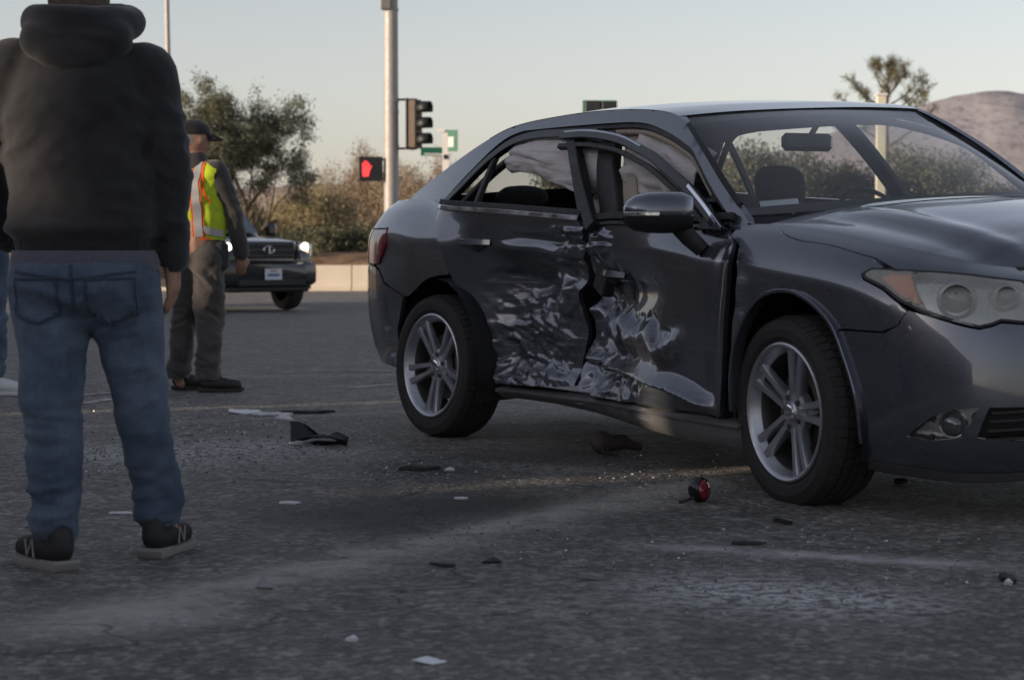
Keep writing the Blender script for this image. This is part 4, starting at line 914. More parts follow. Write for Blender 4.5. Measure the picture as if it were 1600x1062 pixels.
for i in range(15):
    u = np.interp(i / 14, [0, 1], [-.62, US[0] + .002]); e = body([u], [1.049], 1)[0]
    for j in range(21): a = 1 - j / 10; tv.append((e[0], a * e[1], e[2] + .022 * (1 - a * a) * min(1, e[1] / .5)))
for i in range(14):
    for j in range(20): F.append((i * 21 + j, (i + 1) * 21 + j, (i + 1) * 21 + j + 1, i * 21 + j + 1))
mesh_obj('trunk_lid', shear(tv), F, CARP, sedan)
sv = []
for i in range(12):
    u = -.05 - i * .055; e = body([u], [1.049], -1)[0]; c = cabin(u - .02, 1.085, -1, .0); sv += [tuple(e), tuple(c)]
mesh_obj('shoulder', shear(sv), [(2 * i, 2 * i + 1, 2 * i + 3, 2 * i + 2) for i in range(11)], CARP, sedan)
sv = [(x, -y, z) for x, y, z in sv]; mesh_obj('shoulder', shear(sv), [(2 * i, 2 * i + 2, 2 * i + 3, 2 * i + 1) for i in range(11)], CARP, sedan)
# --- far doors, simple and whole
panel('front_door', [(1.34, 1.02), (2.315, 1.0), (2.40, .93), (2.44, .742), (2.375, .26), (1.30, .24)], far, CARP, sedan, .06, .02)
panel('rear_door', [(.01, 1.049), (1.33, 1.03), (1.29, .24), (.49, .225), (.41, .526), (.28, .672), (.12, .89)], far, CARP, sedan, .06, .02)
FRAIL = [(x + .02, z - .03) for x, z in RAIL]
for pts, nm in (([(1.16, 1.38), (1.27, 1.2), (1.40, .95)], 'centre_pillar'), (FRAIL, 'window_frame'), ([(.24, 1.33), (.25, 1.0)], 'quarter_post')):
    P = shear(np.array([cabin(x, z, 1, .02) for x, z in catmull(pts, 4)])); sweep(nm, P, rect(.03, .09 if 'pillar' in nm else .022), BLK, sedan, (0, 1, .45))
# --- rocker (sill)
SILLP = simple('dusty_sill_paint', (.105, .104, .105), .42, var=.35, scale=9, coat=.35)
def rocker():
    X = np.linspace(.47, 2.50, 60); V = []; F = []
    zt = np.interp(X, [.48, 1.06, 1.77, 2.2, 2.5], [.250, .249, .259, .261, .257]) - .002; zb_ = np.interp(X, [.5, .8, 1.12, 1.5, 1.77, 2.2, 2.55], [.225, .222, .208, .192, .186, .182, .176]); zb_ = np.minimum(zb_, zt - .03) - .02
    dy = macro(X, np.full_like(X, .26)); hurt = smoothbox(X, .8, 1.1, 1.7, 2.0)
    for i, x in enumerate(X):
        w = hurt[i] * (.5 - ridged(np.array([x * 7.]), np.array([3.]), 5, 3)[0]) * .03
        for ins, z in ((.075, zt[i] + .01), (.012, zt[i]), (.0 + w, zt[i] - .010), (.002 + w, zt[i] - .018), (.014 + w, zt[i] - .022), (.014 - w, (zt[i] + zb_[i]) / 2), (.028, zb_[i] + .015), (.045, zb_[i]), (.20, zb_[i] - .005)): V.append((x, -(.888 - dy[i] - ins), z))
    n = 9
    for i in range(len(X) - 1):
        for j in range(n - 1): F.append((i * n + j, i * n + j + 1, (i + 1) * n + j + 1, (i + 1) * n + j))
    F += [tuple(range(n)), tuple((len(X) - 1) * n + j for j in range(n))[::-1]]
    mb = MB(); mb.add(shear(V), F); o = mb.build('rocker_panel', SILLP, sedan, True, 40); at_ = o.data.attributes.new('wear', 'FLOAT', 'POINT'); at_.data.foreach_set('value', [float(.9 * smoothbox(v.co.x, .6, 1.0, 1.7, 2.0)) for v in o.data.vertices])
rocker()
# --- black blocks added so panel gaps look dark, and inner pillar
mb = MB(); mb.box((1.25, .04, .42), (4.2, 1.16, .26)); mb.box((1.45, .1, .62), (1.9, 1.20, .42)); mb.box((3.0, .03, .60), (.9, .95, .40)); mb.box((-.55, .02, .72), (.8, 1.1, .5)); mb.v = [tuple(p) for p in shear(mb.v)]; mb.build('dark_filler', BLK, sedan, False)
mb = MB(); mb.box((1.30, -.60, .58), (.16, .10, .80)); mb.box((1.45, -.60, .40), (1.9, .10, .16)); mb.build('inner_pillar', IRON, sedan, False)
def liner(x, side):
    V = []; F = []; n = 15
    for yy in (.55, .86):
        for i in range(n):
            a = math.pi * (-.12 + 1.24 * i / (n - 1)); V.append((x + .405 * math.cos(a), side * yy, .33 + .405 * math.sin(a)))
    for i in range(n - 1): F.append((i, i + 1, n + i + 1, n + i))
    mesh_obj('wheel_arch_liner', shear(V), F, BLK, sedan)
liner(2.78, -1); liner(2.78, 1); liner(.03, -1); liner(.03, 1)
# --- wheels
def tyre_mesh():
    prof = [(.243, .092), (.250, .104), (.262, .109), (.285, .113), (.303, .110), (.316, .100), (.325, .086), (.329, .060), (.3295, .0), (.329, -.060), (.325, -.086), (.316, -.100), (.290, -.112), (.262, -.109), (.243, -.092)]
    mb = MB(); mb.lathe(prof, n=96, axis='Y'); V = mb.v
    # raised tread blocks
    for k in range(60):
        a = 2 * math.pi * k / 60
        for (y0, y1, sh) in ((-.098, -.060, .02), (-.052, -.020, .0), (-.012, .012, .03), (.020, .052, .0), (.060, .098, .02)):
            aa = a + sh; da = 2 * math.pi / 60 * .42; pts = []
            for r_ in (.322, .335):
                for an in (aa - da, aa + da):
                    for y in (y0, y1):
                        rr = r_ - (.014 * max(0, (abs(y) - .06) / .04) ** 1.5); pts.append((rr * math.cos(an), y, rr * math.sin(an)))
            mb.add(pts, [(4, 5, 7, 6), (0, 1, 5, 4), (2, 6, 7, 3), (0, 4, 6, 2), (1, 3, 7, 5)])
    return mb
def bar(mb, P, W, T, ax=None):
    """tapered bar along P (in wheel plane x,z with depth y), widths W, thicknesses T"""
    V = []; F = []; n = len(P)
    for i in range(n):
        p = np.array(P[i], float); t = np.array(P[min(i + 1, n - 1)], float) - np.array(P[max(0, i - 1)], float); t[1] = 0; t /= np.linalg.norm(t); s = np.array([-t[2], 0, t[0]]); w, h = W[i] / 2, T[i]
        for a, b in ((-1, 1), (-1, .25), (-.72, 0), (.72, 0), (1, .25), (1, 1)): V.append(p + s * a * w + np.array([0, b * h, 0]))
    for i in range(n - 1):
        for k in range(6): F.append((i * 6 + k, i * 6 + (k + 1) % 6, (i + 1) * 6 + (k + 1) % 6, (i + 1) * 6 + k))
    F += [tuple(range(6))[::-1], tuple((n - 1) * 6 + k for k in range(6))]; mb.add(V, F)
TY = None
def wheel(loc, rz, spin, camber=0):
    """outer face towards -y"""
    global TY
    w = empty('wheel', loc); w.parent = sedan; w.rotation_euler = (camber, 0, rz); S = []
    if TY is None:
        t = tyre_mesh().build('tyre', RUB, w, True, 30, recalc=False)
        bar_ = MB(); bar_.lathe([(.222, .09), (.222, .06), (.205, .03), (.200, -.04), (.208, -.066)], n=64, axis='Y'); rb_ = bar_.build('barrel', DISC, w, True, 40, recalc=False); rim = MB(); rim.lathe([(.207, -.064), (.212, -.075), (.222, -.090), (.226, -.100), (.236, -.106), (.243, -.103), (.246, -.094), (.243, -.085)], n=64, axis='Y'); r_ = rim.build('rim', ALU, w, True, 40, recalc=False)
        hub = MB(); hub.lathe([(.0, -.078), (.030, -.077), (.036, -.070), (.060, -.066), (.078, -.060), (.082, -.030), (.0, -.02)], n=40, axis='Y'); h = hub.build('hub', ALU, w)
        cap = MB(); cap.lathe([(0, -.088), (.018, -.087), (.027, -.082), (.030, -.074)], n=28, axis='Y'); c = cap.build('centre_cap', CHR, w)
        sp = []
        for k in range(5):
            a = 2 * math.pi * k / 5 + math.pi / 2; mb = MB(); rot = lambda r, o: (r * math.cos(a) - o * math.sin(a), 0, r * math.sin(a) + o * math.cos(a))
            for s in (-1, 1):
                P = [np.array(rot(r, s * o)) + np.array([0, y, 0]) for r, o, y in ((.052, .016, -.068), (.09, .0195, -.074), (.14, .0245, -.080), (.19, .030, -.086), (.228, .036, -.090))]; bar(mb, P, [.026, .024, .025, .029, .036], [.040, .036, .032, .028, .024])
            P = [np.array(rot(r, 0)) + np.array([0, y, 0]) for r, y in ((.06, -.050), (.10, -.048), (.13, -.044))]; bar(mb, P, [.024, .020, .016], [.03, .026, .02])
            sp.append(mb.build('spoke', ALU, w, True, 40))
        lugs = []
        for k in range(5):
            a = 2 * math.pi * (k + .5) / 5 + math.pi / 2; mb = MB(); mb.lathe([(0, -.076), (.009, -.075), (.011, -.060)], (.052 * math.cos(a), 0, .052 * math.sin(a)), 'Y', 10); lugs.append(mb.build('lug_nut', DISC, w))
        dm = MB(); dm.lathe([(.06, -.012), (.155, -.010), (.155, .012), (.06, .02)], n=48, axis='Y'); d = dm.build('brake_disc', DISC, w)
        cp = MB(); cp.box((.10, -.01, .115), (.13, .075, .08), ry=.75, bevel=.015); c2 = cp.build('brake_caliper', IRON, w)
        TY = [t, r_, rb_, h, c, *sp, *lugs, d, c2]
    else:
        for o in TY: link(bpy.data.objects.new(o.name.split('.')[0], o.data), w)
    for o in w.children: o.rotation_euler = (0, spin, 0)
    return w
wheel((2.776, -.785, .318), R(4.3) * -1, R(15), R(1.5)); wheel((.0, -.78, .325), R(5.3), R(40), R(-2.5))
for x_ in (2.776, 0.0): w = wheel((x_, .785, .325), math.pi, 0)
# --- door mirror
def door_mirror():
    A = np.array([2.10, -1.125, 1.0]); B = np.array([2.225, -.905, 1.0]); d = B - A; L = np.linalg.norm(d); d /= L; s = np.array([-d[1], d[0], 0]); s = s if s[0] > 0 else -s; V = []; F = []; n = 20; st = [(0, .30, .45), (.04, .58, .68), (.16, .84, .90), (.35, .98, 1.0), (.6, 1.0, 1.0), (.85, .95, .92), (1.0, .70, .70)]
    for t, kz, kx in st:
        c = A + d * L * t; zt = .072 * kz + .008 * t; zb2 = .055 * kz
        for k in range(n):
            a = 2 * math.pi * k / n; ca, sa = math.cos(a), math.sin(a); z = (zt if sa > 0 else zb2) * abs(sa) ** .8 * np.sign(sa); f = (.115 if ca > 0 else .045) * kx * abs(ca) ** .8 * np.sign(ca); V.append(c + s * f + np.array([0, 0, z]))
    for i in range(len(st) - 1):
        for k in range(n): F.append((i * n + k, i * n + (k + 1) % n, (i + 1) * n + (k + 1) % n, (i + 1) * n + k))
    F += [tuple(range(n))[::-1], tuple((len(st) - 1) * n + k for k in range(n))]
    V = [np.array(v) + np.array([0, 0, .015]) for v in V]
    mb = MB(); mb.add(V, F); o = mb.build('door_mirror', CARP, sedan, True, 60)
    low = MB(); V2 = []
    for t, kz, kx in st:
        c = A + d * L * t
        for k in range(9):
            a = math.pi * (1 + k / 8); ca, sa = math.cos(a), math.sin(a); V2.append(c + s * ((.118 if ca > 0 else .048) * kx * abs(ca) ** .8 * np.sign(ca)) + np.array([0, 0, -.062 * kz * abs(sa) ** .8 - .008 + .006]))
    low.add(V2, [(i * 9 + k, i * 9 + k + 1, (i + 1) * 9 + k + 1, (i + 1) * 9 + k) for i in range(len(st) - 1) for k in range(8)]); low.build('mirror_base', BLK, o, True, 60)
    P = [A + d * L * t + s * .118 * kx + np.array([0, 0, .006]) for t, kx in ((.02, .62), (.08, .78), (.2, .93), (.35, 1.0), (.5, 1.0))]; sweep('turn_repeater', P, rect(.012, .016, .5), REFL, o, list(s[None] * np.ones((5, 1))))
    Pm = [(2.215, -.955, .965), (2.245, -.93, .92), (2.265, -.885, .875)]; MB().tube(Pm, [.038, .034, .03], 12, sy=.6).build('mirror_stalk', BLK, o)
    MB().add([(2.17, -.845, .955), (2.335, -.86, .948), (2.20, -.815, 1.045), (2.17, -.835, .955), (2.335, -.85, .948), (2.20, -.805, 1.045)], [(0, 1, 2), (5, 4, 3), (0, 3, 4, 1), (1, 4, 5, 2), (2, 5, 3, 0)]).build('sail_panel', BLK, o, False)
door_mirror()
# --- door handles
def handle(u0, v0, dm, parent, L=.20, tilt=0.):
    c = shear(body(np.linspace(u0 - L / 2, u0 + L / 2, 9), v0 + tilt * np.linspace(-1, 1, 9), -1, dm, 0)); off = np.array([0, -1, 0]); lift = [.0, .012, .02, .023, .024, .023, .02, .012, .0]
    sweep('door_handle', [c[i] + off * lift[i] for i in range(9)], rect(.016, .030, .5), CARP, parent, (0, -1, .2)); q = c[4]
    M = Matrix.Diagonal((.055, .010, .032)).to_3x3(); mb = MB(); mb.ball(tuple(q + np.array([.02, -.001, -.012])), (.055, .012, .032), 16, 8); mb.build('handle_recess', BLK, parent)
handle(.415, .845, rear_dmg, rdoor); handle(1.49, .752, front_dmg, fdoor, .2, -.004)
# --- interior
def seat(x, y, parent=sedan, hr=True, back_h=.62):
    s = MB(); s.box((x + .28, y, .45), (.52, .48, .16), bevel=.05); s.box((x + .02, y, .72), (.16, .48, back_h), ry=R(-14), bevel=.06); o = s.build('seat', CLOTH, parent)
    if hr:
        mb = MB(); mb.box((x - .075, y, 1.150), (.11, .28, .20), ry=R(-8), bevel=.05); h = mb.build('headrest', CLOTH, o); h.modifiers.new('s', 'SUBSURF').levels = 2; h.modifiers['s'].render_levels = 2
        mb = MB()
        for k in (-.06, .06): MB().tube([(x - .07, y + k, 1.08), (x - .05, y + k, .97)], .006, 8).build('headrest_rod', CHR, o)
    return o
seat(1.13, -.36); seat(1.17, .325)
mb = MB(); mb.box((.36, .0, .47), (.5, 1.2, .18), bevel=.06); mb.box((.02, .0, .76), (.18, 1.22, .56), ry=R(-16), bevel=.06); rs = mb.build('rear_seat', CLOTH, sedan)
for y_ in (-.40, .40):
    mb = MB(); mb.box((.02, y_, 1.115), (.16, .27, .12), ry=R(-10), bevel=.045); h = mb.build('headrest', CLOTH, rs); h.modifiers.new('s', 'SUBSURF').levels = 2
MB().box((-.36, 0, 1.03), (.5, 1.18, .03), bevel=.01).build('parcel_shelf', GREYT, sedan)
dv = []; F = []
for i in range(13):
    a = -1 + i / 6
    for x, z in ((2.30 - .10 * a * a, .965), (2.12, .99), (1.95, .985), (1.86, .95), (1.84, .80), (1.90, .62)): dv.append((x, a * .70, z - .02 * a * a + (.035 if .25 < a * .70 < .55 and x < 2.0 and z > .9 else 0)))
for i in range(12):
    for j in range(5): F.append((i * 6 + j, i * 6 + j + 1, (i + 1) * 6 + j + 1, (i + 1) * 6 + j))
mesh_obj('dashboard', shear(dv), F, GREYT, sedan)
MB().lathe([(.175, 0), (.188, .012), (.200, 0), (.188, -.012), (.175, 0)], (1.70, .37, .955), 'Z', 40, Matrix.Rotation(R(66), 3, 'Y')).build('steering_wheel', BLK, sedan)
MB().tube([(1.70, .37, .955), (1.9, .37, .88)], .04, 10).build('steering_column', BLK, sedan)
mb = MB(); mb.box((1.66, .045, 1.318), (.04, .235, .075), rz=R(-10), bevel=.02); im = mb.build('interior_mirror', BLKG, sedan); MB().tube([(1.68, .045, 1.34), (1.74, .045, 1.40)], .012, 8).build('mirror_arm', BLK, im)
V = shear([(2.10, -.50, .995), (2.16, -.36, 1.0), (2.06, -.30, 1.045), (2.0, -.44, 1.04)]); mesh_obj('dash_paper', V, [(0, 1, 2, 3)], PAPER, sedan, False)
hd = []; F = []
for i in range(9):
    x = .2 + i * .165
    for j in range(9): a = -1 + j / 4; z = float(np.interp(x, [.1, .6, 1.1, 1.55], [1.375, 1.43, 1.435, 1.39])); hd.append((x, a * (green_y(x, z) - .06), z - .05 - .03 * a * a))
for i in range(8):
    for j in range(8): F.append((i * 9 + j, (i + 1) * 9 + j, (i + 1) * 9 + j + 1, i * 9 + j + 1))
mesh_obj('headlining', shear(hd), F, BEIGE, sedan)
sweep('header_trim', shear(np.array([(1.60 - .05 * a * a, a * .53, 1.372 - .012 * a * a) for a in np.linspace(-1, 1, 15)])), rect(.05, .16), GREYT, sedan, (0, 0, 1)); sweep('rear_header_trim', shear(np.array([(.16 - .02 * a * a, a * .53, 1.375 - .012 * a * a) for a in np.linspace(-1, 1, 15)])), rect(.05, .14), GREYT, sedan, (0, 0, 1))
def curtain(name, x0, x1, depth, seed, lean=0.):
    V = []; F = []; nx, nz = 44, 26
    for i in range(nx + 1):
        a = i / nx; x = x0 + (x1 - x0) * a; top = float(np.interp(x, [p[0] for p in RAIL], [p[1] for p in RAIL])) - .03; dp = depth * (.62 + .55 * a if seed == 4 else 1.1 - .3 * a) * (.86 + .28 * vnoise(a * 7, 0, seed))
        for j in range(nz + 1):
            b = j / nz; z = top - dp * b; puff = .045 * math.sin(math.pi * min(1, b * 1.02)) * (.5 + 1.0 * float(vnoise(a * 5, b * 2, seed + 3))) + .045 * (float(ridged(a * 2.5 + b * 2, b * 6 - a * 2, seed, 3)) - .5)
            V.append((x + lean * b + .02 * (float(vnoise(a * 6, b * 5, seed + 7)) - .5), -(float(green_y(x, 1.35)) - .075 + puff + .10 * b), z))
    for i in range(nx):
        for j in range(nz): F.append((i * (nz + 1) + j, (i + 1) * (nz + 1) + j, (i + 1) * (nz + 1) + j + 1, i * (nz + 1) + j + 1))
    o = mesh_obj(name, shear(V), F, AIRBAG, sedan); so = o.modifiers.new('t', 'SOLIDIFY'); so.thickness = .008; return o
curtain('curtain_airbag', .38, 1.20, .225, 4, .03); curtain('curtain_airbag', 1.38, 1.88, .27, 17, .02)
mb = MB(); mb.ball((1.02, -.56, 1.075), (.07, .03, .055), 16, 10); mb.build('side_airbag', AIRBAG, sedan)
MB().tube([(-.9, .5, .23), (-.6, .5, .23)], .09, 14).build('muffler', DISC, sedan)
# ================================================================== people
SKIN = simple('skin', (.36, .20, .14), .6, var=.12, scale=9)
def cloth_mat(name, a, b_, weave=260, rough=.95, fuzz=.3):
    m, nt, b = mat(name); v = coords(nt, obj=True); f = ntex(nt, v, 5, 6, .65); w = ntex(nt, v, weave, 2, .5)
    c = mixc(nt, ramp(nt, f, [(.3, 0), (.7, 1)]), a, b_); c = mixc(nt, ramp(nt, w, [(.35, .5), (.65, 0)]), c, tuple(x * .6 for x in a)); nt.links.new(c, b.inputs['Base Color'])
    b.inputs['Roughness'].default_value = rough; b.inputs['Specular IOR Level'].default_value = .15; b.inputs['Sheen Weight'].default_value = fuzz; b.inputs['Sheen Roughness'].default_value = .5; bump(nt, b, w, .25, .004); return m
FLEECE = cloth_mat('charcoal_fleece', (.026, .026, .029), (.044, .043, .047), 420, fuzz=.25)
DENIM = cloth_mat('blue_denim', (.050, .074, .118), (.165, .205, .275), 340, fuzz=.1); DENIMD = cloth_mat('dark_denim_seam', (.036, .050, .078), (.075, .095, .135), 340, fuzz=.1)
TEE = cloth_mat('grey_blue_tee', (.095, .095, .125), (.13, .13, .165)); HIVIS = cloth_mat('lime_hi_vis', (.42, .56, .03), (.55, .68, .05), 200, fuzz=0); ORANGE = cloth_mat('orange_trim', (.75, .12, .03), (.85, .18, .05), 200, fuzz=0)
SILVER = simple('silver_tape', (.38, .37, .36), .45, var=.1); WORKG = cloth_mat('dark_grey_work_cloth', (.055, .052, .052), (.085, .078, .074)); TROUS = cloth_mat('brown_grey_trousers', (.055, .050, .048), (.115, .102, .094))
HAIRB = simple('brown_grey_hair', (.10, .075, .055), .8, var=.4, scale=60, bmp=.6, bscale=120); BOOT = simple('dark_boot_leather', (.022, .019, .017), .6, var=.3); SHOEB = simple('black_sneaker', (.016, .016, .017), .7, var=.2, bmp=.2, bscale=200); SOLE = simple('pale_sole', (.22, .21, .20), .8, var=.15); SHOEW = simple('white_sneaker', (.62, .62, .63), .7, var=.1)
CAPM = cloth_mat('dark_cap_cloth', (.030, .028, .028), (.045, .042, .040))
def capsule(mb, a, b, ra, rb, n=12, k=4, flat=(1, 1)):
    a, b = Vector(a), Vector(b); t = (b - a); L = t.length; t = t / L if L > 1e-6 else Vector((0, 0, 1)); u = Vector((1, 0, 0)) - t * t.x; u = (u if u.length > .05 else Vector((0, 1, 0)) - t * t.y).normalized(); w = t.cross(u); V = []; rows = []
    for i in range(k + 1): th = -math.pi / 2 + math.pi / 2 * i / k; rows.append((a + t * ra * math.sin(th), ra * math.cos(th)))
    for i in range(k + 1): th = math.pi / 2 * i / k; rows.append((b + t * rb * math.sin(th), rb * math.cos(th)))
    for c, r in rows:
        for j in range(n): an = 2 * math.pi * j / n; V.append(c + u * (r * math.cos(an) * flat[0]) + w * (r * math.sin(an) * flat[1]))
    m = len(rows); F = [(i * n + j, i * n + (j + 1) % n, (i + 1) * n + (j + 1) % n, (i + 1) * n + j) for i in range(m - 1) for j in range(n)]; F += [tuple(range(n))[::-1], tuple((m - 1) * n + j for j in range(n))]; mb.add(V, F)
def remesh(name, mb, m_, parent, voxel=.014, smooth=6, disp=None, cut=None):
    me = bpy.data.meshes.new(name); me.from_pydata(mb.v, [], mb.f); me.update(); import bmesh
    bm = bmesh.new(); bm.from_mesh(me); bmesh.ops.recalc_face_normals(bm, faces=bm.faces); bm.to_mesh(me); bm.free()
    o = bpy.data.objects.new('tmp', me); COL.objects.link(o); r = o.modifiers.new('r', 'REMESH'); r.mode = 'VOXEL'; r.voxel_size = voxel
    s = o.modifiers.new('s', 'SMOOTH'); s.factor = .5; s.iterations = smooth
    dg = bpy.context.evaluated_depsgraph_get(); me2 = bpy.data.meshes.new_from_object(o.evaluated_get(dg)); bpy.data.objects.remove(o)
    n = len(me2.vertices); co = np.empty(n * 3); me2.vertices.foreach_get('co', co); co = co.reshape(-1, 3); no = np.empty(n * 3); me2.vertices.foreach_get('normal', no); no = no.reshape(-1, 3)
    if disp is not None: co = co + no * disp(co)[:, None]
    me2.vertices.foreach_set('co', co.ravel())
    if cut is not None:
        bm = bmesh.new(); bm.from_mesh(me2); bm.verts.ensure_lookup_table(); kill = [v for v, k in zip(bm.verts, cut(co)) if k]; bmesh.ops.delete(bm, geom=kill, context='VERTS'); bm.to_mesh(me2); bm.free()
    me2.materials.clear(); me2.materials.append(m_); me2.polygons.foreach_set('use_smooth', [True] * len(me2.polygons)); me2.name = name; me2.update()
    return link(bpy.data.objects.new(name, me2), parent)
def vn3(P, f, seed): return vnoise(P[:, 0] * f[0] + P[:, 1] * f[1] * .7 + 3.1, P[:, 2] * f[2] + P[:, 1] * f[1] * .4, seed)
def folds(centers, base=.004, seed=1):
    """wrinkles: soft noise everywhere and rings of folds near the given joints (point, radius, amplitude, frequency, tilt)"""
    def f(P):
        d = base * 2.4 * (vn3(P, (9, 9, 7), seed) - .5)
        wx = .10 * (vn3(P, (5, 5, 5), seed + 5) - .5); an = np.arctan2(P[:, 1], P[:, 0])
        for i, (c, r, a, fr, tl) in enumerate(centers):
            q = P - np.array(c); g = np.exp(-(q ** 2).sum(1) / r ** 2); zz = (q[:, 2] + tl * q[:, 0] + .35 * tl * q[:, 1] + wx) * fr * .36
            d = d + a * g * (ridged(zz, (q[:, 0] - tl * q[:, 2]) * 7 + q[:, 1] * 5, seed + 13 * i, 2) - .60) * 3.0
        return d
    return f
def hand(mb, wrist, dirn, palm_n, side, L=.185, curl=.5):
    """palm and five bent fingers hanging from the wrist"""
    d = Vector(dirn).normalized(); n = Vector(palm_n); n = (n - d * n.dot(d)).normalized(); s = d.cross(n) * side; w = Vector(wrist)
    capsule(mb, w, w + d * .03, .027, .030, 10, 3); capsule(mb, w + d * .03 + s * .012, w + d * .085 + s * .020, .020, .017, 10, 3); capsule(mb, w + d * .03 - s * .012, w + d * .085 - s * .022, .020, .016, 10, 3); capsule(mb, w + d * .04, w + d * .09, .021, .017, 10, 3)
    for k, (o, l) in enumerate(((.031, .068), (.011, .080), (-.010, .076), (-.030, .060))):
        p = w + d * .09 + s * o; e = d
        for q in range(3):
            c = curl * (.35 + .3 * q); e = (d * math.cos(c) + n * math.sin(c)).normalized(); p2 = p + e * l * (.42, .32, .26)[q]; capsule(mb, p, p2, .0092 - .0008 * q, .0086 - .0008 * q, 8, 3); p = p2
    p = w + d * .035 + s * .026; e = (d * .75 + s * .6 + n * .35).normalized(); capsule(mb, p, p + e * .045, .012, .0105, 8, 3); p += e * .045; e = (d * .9 + s * .15 + n * .4).normalized(); capsule(mb, p, p + e * .035, .0100, .0085, 8, 3)
def shoe(parent, heel, ang, L, upper, sole, name='shoe', W=.098, marks=True, h=.10, boot=False):
    """heel: back of the sole on the ground; ang: direction of the toe"""
    e = empty(name, heel, ang); e.parent = parent
    out = [(0, .03), (.01, .036), (.05, .040), (.12, .036), (.19, .046), (.235, .043), (.27, .028), (.285, 0), (.27, -.030), (.235, -.042), (.19, -.044), (.12, -.034), (.05, -.038), (.01, -.034), (0, -.03)]; k = L / .285; kw = W / .092; o = catmull(np.array(out) * np.array([k, kw]), 3, True)
    mb = MB(); n = len(o); zs = ((0, .96), (.004, .99), (.017, 1.02), (.023, .99)); V = [((p[0] - L * .5) * kk + L * .5, p[1] * kk, z + (.010 * max(0, (p[0] / L - .8) / .2) ** 2) + (.006 if z > .01 and p[0] / L < .3 else 0)) for z, kk in zs for p in o]
    F = [(i * n + j, i * n + (j + 1) % n, (i + 1) * n + (j + 1) % n, (i + 1) * n + j) for i in range(3) for j in range(n)] + [tuple(range(n))[::-1], tuple(3 * n + j for j in range(n))]; mb.add(V, F); mb.build('sole', sole, e, True, 40)
    mb = MB(); hts = [(.0, .03), (.35, .052), (.62, .048), (1, .03)]
    capsule(mb, (L * .13, 0, .062), (L * .15, 0, h + (.05 if boot else -.005)), .040, .040, 14, 4, (1, .9)); capsule(mb, (L * .16, 0, .055), (L * .45, 0, .058), .040, .040, 14, 4); capsule(mb, (L * .40, 0, .056), (L * .84, 0, .044), .042, .034, 14, 4); capsule(mb, (L * .20, 0, h * .9), (L * .60, 0, .058), .030, .034, 12, 4)
    remesh('upper', mb, upper, e, .009, 4, None, lambda P: P[:, 2] < .016)
    if marks:
        for sgn in (-1, 1):
            for (a, b_) in (((L * .40, .030), (L * .46, .078)), ((L * .46, .078), (L * .54, .034)), ((L * .54, .034), (L * .60, .076))):
                m = MB(); P = [(x, sgn * (.044 - .16 * (z - .05) ** 2 - .10 * (z - .03)), z) for x, z in (a, ((a[0] + b_[0]) / 2, (a[1] + b_[1]) / 2), b_)]; m.tube(P, .0035, 6); m.build('side_mark', SOLE, e)
        MB().box((L * .02 - .002, 0, .07), (.008, .016, .014), bevel=.002).build('heel_tab', SOLE, e)
    return e
def ribbon(name, P, w, m_, parent, out=(0, -1, 0), th=.004): return sweep(name, P, rect(th, w, .5), m_, parent, out)
